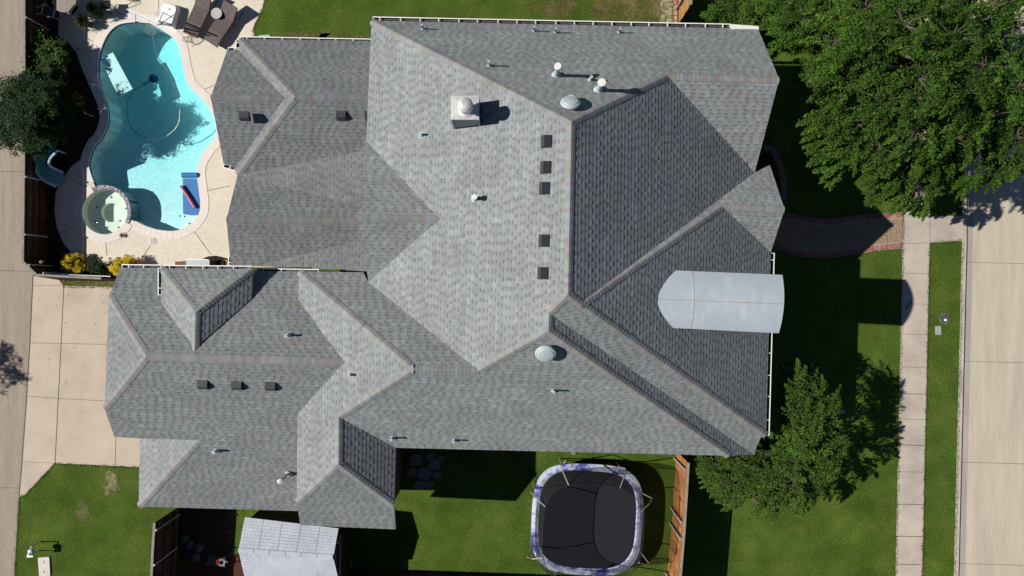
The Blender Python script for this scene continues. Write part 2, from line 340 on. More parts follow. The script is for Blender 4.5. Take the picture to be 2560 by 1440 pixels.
for y in (460,390,320,250,180,110,40,-30): strip(b, at(2262, y), at(2322, y), .016, .018, M['joint_curb_shade'])
struct('sidewalk', b)
# brick edged walkway
up = [(1915,528),(1960,531),(2000,541),(2050,547),(2100,546),(2150,539),(2200,534),(2256,531)]
dn = [(2256,620),(2200,625),(2150,633),(2100,640),(2050,644),(2000,640),(1960,629),(1925,612)]
b = MB(); b.poly(G(up+dn), .013, M['agg'])
for x in (2025, 2072, 2117, 2168, 2215): strip(b, at(x, 536), at(x+4, 636), .018, .017, M['joint_curb_shade'])
for line, sg in ((up, 1), (dn[::-1], -1)):
    ln = smoothloop(G(line), 8, False); pstrip(b, [p+Vector((0, -.12*sg, 0)) for p in ln], .27, .017, M['mortar'])
    acc = 0; k = 0
    for p0, p1 in zip(ln[:-1], ln[1:]):
        d = p1-p0; L0 = d.length; d.normalize(); n = Vector((-d.y, d.x, 0)); a_ = math.atan2(d.y, d.x)
        while acc < L0:
            c = p0+d*acc-n*.12*sg; cc = R.choice([(.30,.12,.09),(.34,.15,.11),(.24,.09,.075),(.28,.13,.11)])
            if k % 9 < 6: b.box((c.x, c.y, .008), .085, .235, .018, M['redbrick'], a_, cc); acc += .098
            else:
                if k % 9 == 6:
                    for q in (-.08, 0, .08): cq = c+d*.07+n*q; b.box((cq.x, cq.y, .008), .225, .068, .018, M['redbrick'], a_, cc)
                    acc += .24; k += 2
            k += 1
        acc -= L0
struct('walkway', b)
# brick mowing strip and pale gravel by the north fence
b = MB(); p0, p1 = at(1687, -40), at(1689, 66); n_ = int((p0-p1).length/.215)
for i in range(n_):
    c = p0.lerp(p1, (i+.5)/n_); b.box((c.x, c.y, 0), .15, .20, .03, M['redbrick'], 0, R.choice([(.42,.20,.16),(.36,.16,.13),(.46,.24,.2)]))
struct('brick_edging', b)
b = MB(); b.poly(G([(1652,-40),(1681,-40),(1682,62),(1648,62),(1655,30),(1650,10)]), .008, M['gravel']); struct('gravel', b)

# ------------------------------------------------------------------ swimming pool and spa
PT = thing('swimming_pool', (0, 0, 0), 'curving free-form pool of turquoise water with pale stone coping beside the house', 'pool')
hl = [Vector((p.x, p.y, 0)) for p in hole_loop]
PD = -1.05
def floor_z(y): return -.70-.65*min(1, max(0, (y-at(0, 520).y)/(at(0, 170).y-at(0, 520).y)))
def floor_poly(bm, pts, m, up=1, zf=floor_z):
    tr = tessellate_polygon([[Vector((p[0], p[1], 0)) for p in pts]]); V3 = [Vector((p[0], p[1], zf(p[1]))) for p in pts]; fs = []
    for a_, b_, c_ in tr:
        n_ = (V3[b_]-V3[a_]).cross(V3[c_]-V3[a_]); fs.append((a_, b_, c_) if (n_.z > 0) == (up > 0) else (a_, c_, b_))
    bm.mesh(V3, fs, m)
b = MB(); ys = [p.y for p in hl]
# floor cut into strips so that the slope is smooth
def band(y0, y1):
    out = hl
    for s_, y_ in ((1, y0), (-1, y1)):
        o2 = []
        for i in range(len(out)):
            p, q = out[i], out[(i+1) % len(out)]; a_, c_ = s_*(p.y-y_), s_*(q.y-y_)
            if a_ >= 0: o2.append(p)
            if (a_ >= 0) != (c_ >= 0): o2.append(p.lerp(q, a_/(a_-c_)))
        out = o2
    return out
BY = [min(ys)-.1, at(0, 520).y, at(0, 432).y, at(0, 345).y, at(0, 257).y, at(0, 170).y, max(ys)+.1]
for y0, y1 in zip(BY[:-1], BY[1:]): floor_poly(b, band(y0, y1), M['plaster'])
b.wall(hl, -1.45, -.17, M['plaster'])
b.build('basin', PT)
b = MB(); b.wall(offset(hl, -.004), -.17, .012, M['tile']); b.build('waterline_tile', PT)
b = MB()   # shallow ledge along the east rim
ledge = smoothloop(G([(450,118),(462,150),(470,185),(480,212),(500,233),(522,262),(540,305),(545,325),(556,300),(540,250),(500,195),(480,150),(462,105)]), 2)
b.poly(ledge, -.25, M['plaster'], thick=.8); b.build('ledge', PT); b = MB()
bench = smoothloop(G([(437,590),(455,545),(478,520),(500,505),(515,510),(515,560),(480,590)]), 2); b.poly(bench, -.45, M['plaster'], thick=.6)
b.build('bench', PT)
for x, y, z in [(456,131,-.24),(461,155,-.24),(467,178,-.24),(476,206,-.24),(450,540,-.44),(462,541,-.44),(474,559,-.44),(462,571,-.44),(450,575,-.44)]:
    b = MB(); p = at(x, y, z); b.box((p.x, p.y, z-.01), .07, .07, .016, M['dot'], .8); b.build('tile_marker', PT)
b = MB()
p = at(335, 65, -1.34); b.lathe((p.x, p.y, -1.34), [(.14, 0), (.14, .03), (.09, .04)], M['tile'])
b.build('drain', PT)
# coping: separate stones following the rim
co_in = smoothloop(G(pool_px[:17]), 3, False); co_sp = G([(262+70*math.cos(a), 530-70*math.sin(a)) for a in [math.radians(x) for x in range(112, 346, 6)]])
co_in2 = smoothloop(G(pool_px[22:]+[pool_px[0]]), 3, False)[:-1]
spa_out = [SPC+Vector((math.cos(a), math.sin(a), 0))*(SPR) for a in [math.radians(x) for x in range(112, 346, 6)]]
def coping(inner, w, name='coping'):
    b = MB(); o1 = offset(hl, w); 
    def outp(p):
        k = min(range(len(hl)), key=lambda i: (hl[i]-p).length); return k
    rim = [i for i in range(len(hl)) if (hl[i]-SPC).length > SPR+.3]
    runs = []; cur = []
    for i in range(len(hl)):
        if i in set(rim): cur.append(i)
        elif cur: runs.append(cur); cur = []
    if cur: runs.append(cur)
    for run in runs:
        for i0, i1 in zip(run[:-1], run[1:]):
            a, c = hl[i0], hl[i1]; d, e = o1[i1], o1[i0]; u = (c-a).normalized(); n = Vector((-u.y, u.x, 0)); 
            q = .035; a2 = a+(e-a)*-.10; c2 = c+(d-c)*-.10
            for lo, hi in ((0, .48), (.52, 1)):
                A_, B_, C_, D_ = a2.lerp(c2, lo), a2.lerp(c2, hi), e.lerp(d, hi), e.lerp(d, lo)
                f = [(x.x, x.y, .026) for x in (A_, D_, C_, B_)]; b.face(f, M['coping'])
                b.face([(A_.x, A_.y, -.02), (A_.x, A_.y, .026), (B_.x, B_.y, .026), (B_.x, B_.y, -.02)], M['coping'])
                b.face([(D_.x, D_.y, .0), (C_.x, C_.y, .0), (C_.x, C_.y, .026), (D_.x, D_.y, .026)], M['coping'])
            f = [(x.x, x.y, .022) for x in (a2, e, d, c2)]; b.face(f, M['coping'])
    return b.build(name, PT)
coping(hl, .34)
# spa
ST = thing('spa', (0, 0, 0), 'round raised spa with a speckled tile wall at the pool corner', 'hot tub')
b = MB(); seg = 48
ci = [SPC+Vector((math.cos(2*math.pi*i/seg), math.sin(2*math.pi*i/seg), 0))*SPR for i in range(seg)]
b.poly(ci, -.62, M['spaplaster']); b.wall(ci, -.62, .03, M['spaplaster'])
cs = [SPC+Vector((.02+math.cos(2*math.pi*i/24)*SPR*.42, .02+math.sin(2*math.pi*i/24)*SPR*.42, 0)) for i in range(24)]
b.poly(ci, -.42, M['spaplaster'], [cs]); b.wall(cs, -.62, -.42, M['spaplaster']); b.build('basin', ST)
b = MB()
for i in range(96):
    a0, a1 = math.radians(-26+i*1.48), math.radians(-26+(i+1)*1.48)
    for r0, r1 in ((SPR, SPR+.04), (SPR+.04, SPR+.08), (SPR+.08, SPR+.12), (SPR+.12, SPR+.165)):
        c = R.choice([(.08,.08,.12),(.3,.28,.32),(.55,.52,.55),(.16,.13,.2),(.22,.24,.28)])
        b.face([SPC+Vector((math.cos(a)*r, math.sin(a)*r, .05)) for a, r in ((a0, r0), (a0, r1), (a1, r1), (a1, r0))], M['redbrick'], c)
    for r, z0 in ((SPR+.165, -1.05), (SPR, -.3)):
        q = [SPC+Vector((math.cos(a)*r, math.sin(a)*r, z)) for a, z in ((a0, z0), (a1, z0), (a1, .05), (a0, .05))]; b.face(q if r > SPR+.1 else q[::-1], M['redbrick'], R.choice([(.08,.08,.12),(.3,.28,.32),(.4,.38,.42),(.16,.13,.2)]))
b.build('mosaic_wall', ST)
b = MB()
for i in range(38):
    a0, a1 = math.radians(118+i*5.68), math.radians(118+(i+.94)*5.68)
    b.face([SPC+Vector((math.cos(a)*r, math.sin(a)*r, .028)) for a, r in ((a0, SPR-.03), (a0, SPR+.34), (a1, SPR+.34), (a1, SPR-.03))], M['coping'])
    b.face([SPC+Vector((math.cos(a)*(SPR-.03), math.sin(a)*(SPR-.03), z)) for a, z in ((a1, -.03), (a0, -.03), (a0, .028), (a1, .028))], M['coping'])
b.build('coping', ST)
b = MB(); p = at(296, 477); b.box((p.x, p.y, .026), .10, .19, .02, M['black'], -.6); b.build('skimmer_slot', ST)
for x, y in [(278,493),(243,517),(239,554),(300,552),(315,521),(267,568),(296,568)]:
    b = MB(); p = at(x, y, -.41); b.box((p.x, p.y, -.42), .07, .07, .015, M['dot'], R.uniform(0,1.5)); b.build('tile_marker', ST)
# water surfaces
b = MB(); wl = [p for p in hl]
ring = [SPC+Vector((math.cos(math.radians(a))*(SPR+.16), math.sin(math.radians(a))*(SPR+.16), 0)) for a in range(-24, 112, 5)]
pw = [p for p in hl if (p-SPC).length > SPR+.30 ]+[]
# pool outline with the spa wall as its south-west edge
ptop = smoothloop(G(pool_px[:17]), 3, False); pbot = smoothloop(G(pool_px[22:]+[pool_px[0]]), 3, False)[:-1]
wloop = ptop+list(reversed(ring))+pbot
b.poly(wloop, -.09, M['water']); b.wall(offset(wloop, .0), -1.42, -.09, M['water']); k_ = len(b.f); b.poly(wloop, -1.42, M['water']); b.f[k_:] = [f[::-1] for f in b.f[k_:]]; struct('pool_water', b)
b = MB(); b.poly(ci, -.04, M['spa_water']); struct('spa_water', b)

# ------------------------------------------------------------------ the house
PT3 = {'a': (929.1, 51.8, 4.573), 'b': (1428.4, 304.2, 8.419), 'c': (1895.0, 72.0, 4.151), 'd': (1948.0, 198.4, 6.446), 'e': (1668.5, 188.8, 6.485), 'g': (1886.3, 431.6, 4.374), 'h': (1420.0, 737.7, 8.455), 'i': (1451.7, 760.7, 8.219), 'j': (1372.5, 782.8, 8.155), 'k': (1371.2, 827.7, 8.155), 'l': (1196.3, 926.1, 6.964), 'm': (915.9, 352.1, 4.541), 'n': (1099.4, 547.6, 6.135), 'o': (897.0, 543.8, 6.13), 'p': (951.9, 677.3, 4.948), 'q': (920.9, 703.3, 4.689), 'r': (957.2, 734.3, 5.011), 's': (918.9, 704.1, 4.67), 't': (1804.4, 515.4, 5.458), 'u': (1961.2, 523.4, 5.452), 'v': (1924.0, 411.0, 4.08), 'w': (1926.9, 630.1, 4.26), 'x': (1914.8, 1087.8, 4.225), 'y1': (1903.0, 1091.0, 4.212), 'y2': (1893.0, 1113.0, 3.976), 'y3': (1885.6, 1136.6, 3.712), 'aa': (1877.1, 1130.8, 3.799), 'z': (1822.4, 1139.4, 4.342), 'bb': (989.0, 1119.0, 4.272), 'cc': (847.2, 1042.0, 5.326), 'dd': (1034.9, 923.2, 6.941), 'ee': (748.3, 679.5, 4.393), 'ff': (908.0, 681.0, 4.405), 'gg': (846.3, 1161.1, 5.316), 'hh': (742.4, 1256.4, 4.319), 'ii': (744.1, 1033.9, 4.342), 'jj': (860.7, 905.6, 5.453), 'kk': (745.4, 748.5, 4.362), 'mm': (984.7, 1264.4, 4.283), 'nn': (989.0, 1323.0, 3.641), 'oo': (751.0, 1313.0, 3.703), 'pp': (302.0, 669.0, 3.845), 'p2': (745.0, 680.0, 3.847), 'rr': (367.1, 891.1, 5.436), 'qq': (272.4, 739.8, 4.383), 'ss': (261.8, 1021.9, 4.306), 'ww': (745.0, 1277.0, 2.016), 'xx': (347.0, 1266.0, 1.992), 'yy': (497.0, 1100.0, 3.673), 'zz': (351.0, 1096.0, 3.664), 'zs': (350.0, 1090.0, 1.979), 'tt': (286.0, 1092.0, 3.681), 'A': (404.0, 671.0, 4.458), 'B': (628.8, 672.8, 4.425), 'C': (489.7, 780.2, 5.326), 'D': (487.3, 869.0, 5.326), 'E': (402.0, 765.0, 4.463), 'F': (628.1, 748.1, 4.416), 'AA': (599.2, 97.8, 2.646), 'A2': (928.0, 103.0, 2.659), 'A3': (920.0, 245.0, 4.369), 'BB': (737.7, 242.0, 4.361), 'CC': (594.0, 437.7, 2.669), 'v1': (597.9, 127.1, 2.637), 'v2': (712.2, 245.3, 4.068), 'v3': (588.8, 417.9, 2.596), 'L1': (568.0, 125.0, 2.616), 'L2': (527.0, 242.8, 4.067), 'L3': (559.0, 409.0, 2.672), 's1': (914.9, 376.4, 3.275), 'lo1': (890.2, 513.3, 3.236), 'c2': (903.0, 554.1, 3.561), 'c3': (566.0, 548.9, 3.586), 'c4': (901.0, 601.1, 3.196), 'c5': (640.0, 664.9, 2.67), 'c6': (577.0, 663.0, 2.682), 'c7': (908.0, 678.0, 3.213)}
# small pulls so that lower roofs run on under the overhanging ones
PT3.update({'A2': (950, 103.5, 2.662), 'A3': (950, 245.0, 4.369), 's1x': (945, 370.7, 3.33), 'c7': (925, 679, 3.247), 'c2x': (925, 554.1, 3.561), 'lo1x': (925, 522.2, 3.301), 'c4x': (925, 595.2, 3.244), 'jjx': (890, 905.9, 5.453), 'p2x': (800, 680.5, 3.841), 'wwx': (775, 1278, 2.016)})
FACES = {'W': ('a b h j k l r s q p n m', 181.3), 'N': ('a c d e b', 271.3), 'S1': ('e d g', 91.3), 'E1': ('b e g i h', 1.3), 'PN': ('i t u v g', 271.3), 'E3': ('i t w x', 1.3), 'PS': ('t u w', 91.3),
 'SS': ('h i x y1 y2 y3 aa j', 80.0), 'ES': ('j aa y3 z k', 1.3), 'S': ('k z bb cc dd l', 91.3), 'T': ('ee dd l r s ff', 271.3), 'GW': ('ee dd cc gg hh ii jj kk', 181.3), 'GE': ('cc bb mm gg', 1.3),
 'GS': ('gg mm nn oo hh', 91.3), 'CN': ('m n o', 271.3), 'CS': ('n p q o', 91.3), 'GN': ('pp p2x jjx rr qq', 271.3), 'GH': ('qq rr ss', 181.3), 'GSo': ('ss rr jjx wwx xx yy zz tt', 91.3), 'SW': ('yy zs xx', 181.3),
 'DN': ('A B C', 271.3), 'DW': ('A C D E', 181.3), 'DE': ('B F D C', 1.3), 'LN': ('AA A2 A3 BB', 271.3), 'LW': ('AA BB CC v3 v2 v1', 181.3), 'LGN': ('L1 v1 v2 L2', 271.3), 'LGS': ('L2 v2 v3 L3', 91.3),
 'LS': ('BB A3 s1x CC', 91.3), 'LO': ('CC s1x lo1x', 181.3), 'L2N': ('CC lo1x c2x c3', 271.3), 'L2S': ('c3 c2x c4x c5 c6', 91.3), 'LO2': ('c5 c4x c7', 181.3)}
HOUSE = thing('house', (0, 0, 0), 'large house with a grey shingled roof of many hips, gables and valleys', 'house')
PLANES = {'W': (-2.3018, 1.5732, 6.2668, 0.53015, -0.01704), 'N': (4.297, 8.1576, 5.7885, -0.03743, -0.87579), 'S1': (8.1185, 6.5417, 5.9586, 0.01246, 0.7223), 'E1': (4.2531, 3.4534, 7.082, -0.55936, 0.00445), 'PN': (7.7182, 2.8354, 5.5291, -0.03986, -0.73618), 'E3': (7.2715, -0.3735, 5.5397, -0.5279, 0.01796), 'PS': (9.051, 2.3872, 5.0673, 0.0381, 0.80807), 'SS': (6.3745, -3.8079, 5.6826, -0.11221, 0.62876), 'ES': (5.6678, -4.1798, 5.7037, -0.53597, 0.01405), 'S': (-1.0301, -4.0471, 5.9436, 0.02426, 0.80841), 'T': (-4.6963, -0.7689, 5.4363, -0.00239, -0.76336), 'GW': (-6.7205, -3.6486, 5.074, 0.54714, 0.00145), 'GE': (-5.3054, -6.2683, 4.7805, -0.55586, 0.01091), 'GS': (-6.1101, -7.9613, 4.4035, 0.01088, 0.57768), 'CN': (-4.5352, 3.5052, 5.5757, -0.00831, -0.52575), 'CS': (-4.5804, 1.4938, 5.5112, 0.01398, 0.64905), 'GN': (-10.7059, -0.7689, 4.5645, -0.01206, -0.49741), 'GH': (-14.3478, -2.4019, 4.8022, 0.5229, -0.00701), 'GSo': (-11.4903, -5.2122, 4.0229, 0.01759, 0.52428), 'SW': (-12.9174, -6.3269, 3.2311, 0.53164, -0.01206), 'DN': (-11.3064, 0.1757, 4.7427, -0.01386, -0.55646), 'DW': (-12.2181, -0.7506, 4.9251, 0.50268, -0.01339), 'DE': (-10.5668, -0.6957, 4.8534, -0.55493, 0.01528), 'LN': (-7.0848, 8.0294, 3.8239, -0.00783, -0.62233), 'LW': (-9.3976, 6.7199, 3.6054, 0.60783, -0.01241), 'LGN': (-9.9407, 7.8354, 3.6848, -0.00827, -0.63238), 'LGS': (-10.0066, 5.7301, 3.1465, 0.00884, 0.61406), 'LS': (-7.1507, 5.785, 3.5078, 0.01355, 0.62166), 'LO': (-7.0348, 4.0617, 3.1265, 0.11555, -0.00278), 'L2N': (-7.9342, 3.0243, 3.3638, -0.01211, -0.48943), 'L2S': (-8.2396, 1.6637, 3.0828, 0.00329, 0.52008), 'LO2': (-6.7907, 1.0545, 3.0948, 0.1231, -0.00278)}
PL = {k: (Vector((cx, cy, z0)), Vector((-gx, -gy, 1)).normalized()) for k, (cx, cy, z0, gx, gy) in PLANES.items()}
def on(nme, px, py, lift=0.0):
    c, n = PL[nme]; o = Vector((0, 0, CH)); d = Vector(((px-1280)/FP, -(py-720)/FP, -1))
    t = n.dot(c+n*lift-o)/n.dot(d); return o+d*t
def clip(poly, f):   # keep f(p) >= 0
    out = []; n = len(poly)
    for i in range(n):
        p, q = poly[i], poly[(i+1) % n]; a, c = f(p), f(q)
        if a >= 0: out.append(p)
        if (a >= 0) != (c >= 0):
            t = a/(a-c); out.append((p[0]+(q[0]-p[0])*t, p[1]+(q[1]-p[1])*t))
    return out
TONES = [tuple(.80*q for q in c) for c in [(.275,.295,.30)]*6+[(.252,.272,.278)]*4+[(.275,.283,.285)]*3+[(.262,.262,.26)]+[(.295,.318,.325)]*2+[(.252,.262,.28)]]
EX = .1435
def shingle_face(nme):
    vs, dr = FACES[nme]; c, n = PL[nme]; rr = random.Random(nme); old = .76 if nme in ('LN','LW','LGN','LGS','LS','LO','L2N','L2S','LO2') else .86 if nme[0] == 'G' and nme != 'GW' else 1
    down = Vector((n.x, n.y, 0)); t = (down-n*down.dot(n)).normalized(); s = n.cross(t)
    P3 = [on(nme, *PT3[k][:2]) for k in vs.split()]
    P2 = [((p-c).dot(s), (p-c).dot(t)) for p in P3]
    A = sum(P2[i][0]*P2[(i+1) % len(P2)][1]-P2[(i+1) % len(P2)][0]*P2[i][1] for i in range(len(P2)))
    if A < 0: P2 = P2[::-1]
    b = MB(); tmax = max(p[1] for p in P2); tmin = min(p[1] for p in P2)
    def w(sx, ty, h): return c+s*sx+t*ty+n*h
    # s x t orientation: n = ? make faces point along n
    flip = s.cross(t).dot(n) < 0
    def put(poly, hf, col):
        if len(poly) < 3: return
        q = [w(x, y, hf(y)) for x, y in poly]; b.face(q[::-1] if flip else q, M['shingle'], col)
    k = 0; ty = tmax
    while ty > tmin:
        t1, t0 = ty, ty-EX
        row = clip(clip(P2, lambda p: t1-p[1]), lambda p: p[1]-t0)
        if len(row) >= 3:
            s0, s1 = min(p[0] for p in row), max(p[0] for p in row); x = s0-rr.random()*.3; tooth = rr.random() < .5
            base = rr.choice(TONES); left = 0
            while x < s1:
                wd = rr.uniform(.13, .24) if tooth else rr.uniform(.10, .17)
                left -= 1
                if left < 0: base = rr.choice(TONES); left = rr.randint(1, 4)
                v = rr.uniform(.93, 1.07)*(1.03 if tooth else .93)*old; col = tuple(min(1, q*v) for q in base)
                cell = clip(clip(row, lambda p: p[0]-x), lambda p: x+wd-p[0])
                if len(cell) >= 3:
                    hi = .010 if tooth else .005; lo = .003 if tooth else .001
                    hf = lambda y: lo+(hi-lo)*(y-t0)/EX
                    if tooth:
                        put(cell, hf, col)
                        xs = [p[0] for p in cell if abs(p[1]-t1) < 1e-6]
                        if len(xs) >= 2:
                            a, d = min(xs), max(xs); q = [w(a, t1, hi), w(d, t1, hi), w(d, t1, -.002), w(a, t1, -.002)]; b.face(q if flip else q[::-1], M['shingle'], (.11,.115,.12))
                    else:
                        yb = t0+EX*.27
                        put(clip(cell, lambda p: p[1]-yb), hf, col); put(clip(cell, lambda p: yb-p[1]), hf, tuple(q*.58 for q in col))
                        xs = [p[0] for p in cell if abs(p[1]-t1) < 1e-6]
                        if len(xs) >= 2:
                            a, d = min(xs), max(xs); q = [w(a, t1, hi), w(d, t1, hi), w(d, t1, -.002), w(a, t1, -.002)]; b.face(q if flip else q[::-1], M['shingle'], (.11,.115,.12))
                x += wd; tooth = not tooth
        ty -= EX; k += 1
    # slab under the shingles with its soffit and edge boards
    th = .17; lowv = [Vector((p.x, p.y, p.z-.004)) for p in P3]
    und = [p+Vector((0, 0, -th)) for p in lowv]
    tr = tessellate_polygon([[Vector((q[0], q[1], 0)) for q in [((p-c).dot(s), (p-c).dot(t)) for p in lowv]]])
    b.mesh(und, [tuple(f) for f in tr], M['trim']); b.mesh(lowv, [tuple(f) for f in tr], M['trim'])
    for i in range(len(lowv)):
        j = (i+1) % len(lowv); b.face([lowv[i], lowv[j], und[j], und[i]], M['trim'])
    return b.build('roof_slope', HOUSE)
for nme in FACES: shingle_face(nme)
CAPT = [tuple(.82*q for q in c) for c in [(.285,.29,.29)]*6+[(.268,.26,.25)]*3+[(.275,.262,.258)]*2+[(.235,.247,.26)]*2+[(.25,.255,.255)]*3+[(.30,.305,.305)]*2+[(.25,.23,.215)]]
def cap(v0, v1, f0, f1, ext0=0, ext1=0, wd=.155):
    # from the lower end v0 to the upper end v1
    A = [at(*PT3[v]) for v in (v0, v1)]
    p0, p1 = A
    u = (p1-p0).normalized(); p0 = p0-u*ext0; p1 = p1+u*ext1; L = (p1-p0).length
    sides = []
    for f, sg in ((f0, 1), (f1, 1)):
        n = PL[f][1]; q = n.cross(u); 
        other = PL[f1 if f == f0 else f0][1]
        if q.dot(other) > 0: q = -q
        # keep it heading into the face and downhill or level
        sides.append((q.normalized(), n))
    b = MB(); x = 0
    up = (sides[0][1]+sides[1][1]).normalized()
    # reference line = exact intersection of both planes where possible
    while x < L:
        x1 = min(L, x+.138); col = R.choice(CAPT); col = tuple(c*R.uniform(.93, 1.07)*(.80 if f0[0] == 'L' else 1) for c in col)
        prof = []
        for xx, h in ((x-.01, .023), (x1+.03, .015)):
            o = p0+u*xx; (qa, na), (qb, nb) = sides
            prof.append([o+qa*wd+na*(h-.003), o+qa*wd*.45+na*(h+.003), o+up*(h+.001), o+qb*wd*.45+nb*(h+.003), o+qb*wd+nb*(h-.003)])
        a, c = prof; vs = a+c
        low = [p-up*.03 for p in a]
        fs = [(i, i+1, 5+i+1, 5+i) for i in range(4)]
        fn = (vs[1]-vs[0]).cross(vs[5]-vs[0])
        if fn.dot(up) < 0: fs = [f[::-1] for f in fs]
        b.mesh(vs, fs, M['shingle'], col)
        b.mesh(a+low, [(i, i+1, 5+i+1, 5+i) for i in range(4)], M['shingle'], (.05,.05,.055))
        x = x1
    return b.build('ridge_cap', HOUSE, smooth=False)
for e in ['a b W N 0 0', 'b e N E1 0 0', 'd e N S1 0 .05', 'h b W E1 0 0', 'j h W SS 0 0', 'i h E1 SS 0 0', 't i E3 PN 0 0', 'u t PN PS 0 0', 'x i E3 SS 0 0', 'k j W ES 0 0', 'l k W S 0 0', 'l dd S T 0 0', 'ee dd T GW 0 0', 'cc dd GW S 0 0',
          'gg cc GW GE 0 .1', 'mm gg GE GS 0 0', 'hh gg GW GS 0 0', 'z k S ES 0 0', 'o n CN CS 0 0', 'rr jj GN GSo 0 0', 'qq rr GN GH 0 0', 'ss rr GH GSo 0 0', 'xx yy GSo SW 0 0', 'A C DN DW 0 0', 'B C DN DE 0 0', 'D C DW DE .1 0',
          'AA BB LN LW 0 0', 'CC BB LW LS 0 0', 'BB A3 LN LS 0 0', 'L2 v2 LGN LGS 0 0', 'c3 c2 L2N L2S 0 .1']:
    v0, v1, f0, f1, e0, e1 = e.split(); cap(v0, v1, f0, f1, float(e0), float(e1))
# walls below
def walls(spec, inset=.42, drop=.14):
    P = [at(*q) for q in spec]; I = offset(P, -inset); b = MB(); n = len(P)
    for i in range(n):
        j = (i+1) % n; a, c = I[i], I[j]; q = [(a.x, a.y, 0), (c.x, c.y, 0), (c.x, c.y, P[j].z-drop), (a.x, a.y, P[i].z-drop)]; b.face(q, M['brick'])
    return b.build('wall', HOUSE)
V = lambda k: PT3[k]
WB = [[V('a'), V('c'), (1938, 197, PT3['d'][2]-.55), V('g'), V('v'), (1945, 528, PT3['u'][2]-.5), V('w'), V('x'), V('y3'), V('z'), V('bb'), (935, 1117, 3.85), (925, 712, 4.21), V('q'), V('o'), V('m')],
      [V('AA'), (940, 103, 2.504), (940, 676, 3.104), V('c6'), V('c3'), V('CC'), V('L3'), V('L2'), V('L1'), V('v1')],
      [V('pp'), V('p2x'), (905, 690, 3.4), (905, 1180, 3.2), V('wwx'), V('xx'), (354, 1096, PT3['zs'][2]), (300, 1085, PT3['tt'][2]), V('ss'), V('qq')],
      [V('ii'), (990, 1032, 3.7), V('bb'), V('mm'), V('nn'), V('oo')]]
for k, sp in enumerate(WB): walls(sp, .42 if k != 1 else .40)
# some windows and doors on those walls
def opening(name, px0, py0, px1, py1, z0, z1, m, frame=True, out=.03):
    a, c = at(px0, py0), at(px1, py1); d = (c-a).normalized(); n = Vector((d.y, -d.x, 0))
    b = MB()
    if frame:
        mid = (a+c)/2+n*out/2; b.box((mid.x, mid.y, z0-.06), (c-a).length+.12, .05, z1-z0+.12, M['white'], math.atan2(d.y, d.x))
    o = b.build(name, HOUSE)
    b = MB(); mid = (a+c)/2+n*(out); b.box((mid.x, mid.y, z0), (c-a).length, .05, z1-z0, m, math.atan2(d.y, d.x)); p = b.build('pane', o)
    return o
# gutters: open troughs with hangers
def gutter(p0, p1, side, w=.105, h=.10, gap=.01, step=.72, closed=True):
    A, B = at(*p0), at(*p1); u = (B-A).normalized(); n = Vector((u.y, -u.x, 0)).normalized()*side; L = (B-A).length; up = Vector((0, 0, 1)); b = MB()
    z = -.035
    def q(x, o, zz): return A+u*x+n*(gap+o)+up*(z+zz)
    def quad(o0, z0, o1, z1, m): b.face([q(0, o0, z0), q(L, o0, z0), q(L, o1, z1), q(0, o1, z1)], m)
    quad(0, 0, w, 0, M['white']) if False else None
    quad(0, -h, w, -h, M['gutter_in']); quad(0, -h, 0, 0, M['gutter_in']); quad(w, -h, w+.012, 0, M['gutter_in']); quad(w+.014, -h-.004, w+.03, 0, M['white'])
    quad(w-.004, 0.002, w+.032, 0.002, M['white']); quad(0, -h-.006, w+.014, -h-.006, M['white']); quad(-.006, -h, -.006, 0.0, M['white'])
    if closed:
        for x in (0, L): b.face([q(x, 0, -h), q(x, w+.02, -h), q(x, w+.02, .002), q(x, 0, .002)], M['white'])
        for x in (.0, L-.022): b.face([q(x, 0, .004), q(x+.022, 0, .004), q(x+.022, w+.02, .004), q(x, w+.02, .004)], M['white'])
    g = b.build('gutter', HOUSE); x = .25
    while x < L-.1:
        b = MB()
        b.face([q(x, -.02, .006), q(x+.028, -.02, .006), q(x+.028, w+.02, .006), q(x, w+.02, .006)], M['white'])
        b.face([q(x, -.02, -.03), q(x, w, -.03), q(x, w, .006), q(x, -.02, .006)], M['white']); x += step*R.uniform(.93, 1.07); b.build('gutter_hanger', g)
    return g
gutter((931,50,4.573), (1826,68,4.181), -1)
gutter((600,99,2.646), (929,105,2.646), -1)
gutter((597,123,2.637), (597,99,2.646), -1)
gutter((569,126,2.616), (597,127,2.616), -1, step=.4)
gutter((303,670,3.845), (402,671,3.845), -1, step=.6)
gutter((405,672,4.458), (629,674,4.425), -1, step=.6)
gutter((403,738,4.463), (403,670,4.458), -1, step=.7)
gutter((640,680,3.845), (796,682,3.845), -1, step=.7)
gutter((1928,632,4.26), (1915,1089,4.225), -1, step=.85)
gutter((579,640,2.682), (578,664,2.682), 1, step=.5)
gutter((559,410,2.672), (588,418,2.672), 1, step=.5)
b = MB(); a, c = at(1826, 69, 4.211), at(1897, 75, 4.191); b.mesh([a, c, c+Vector((0, .16, -.03)), a+Vector((0, .14, -.02)), a+Vector((.02,-.2,.06)), c+Vector((0,.02,.03)), a+Vector((0,.15,-.14)), c+Vector((0,.17,-.14))], [(0,1,2,3),(3,2,7,6),(0,4,5,1)], M['capwhite']); b.build('drip_flashing', HOUSE)
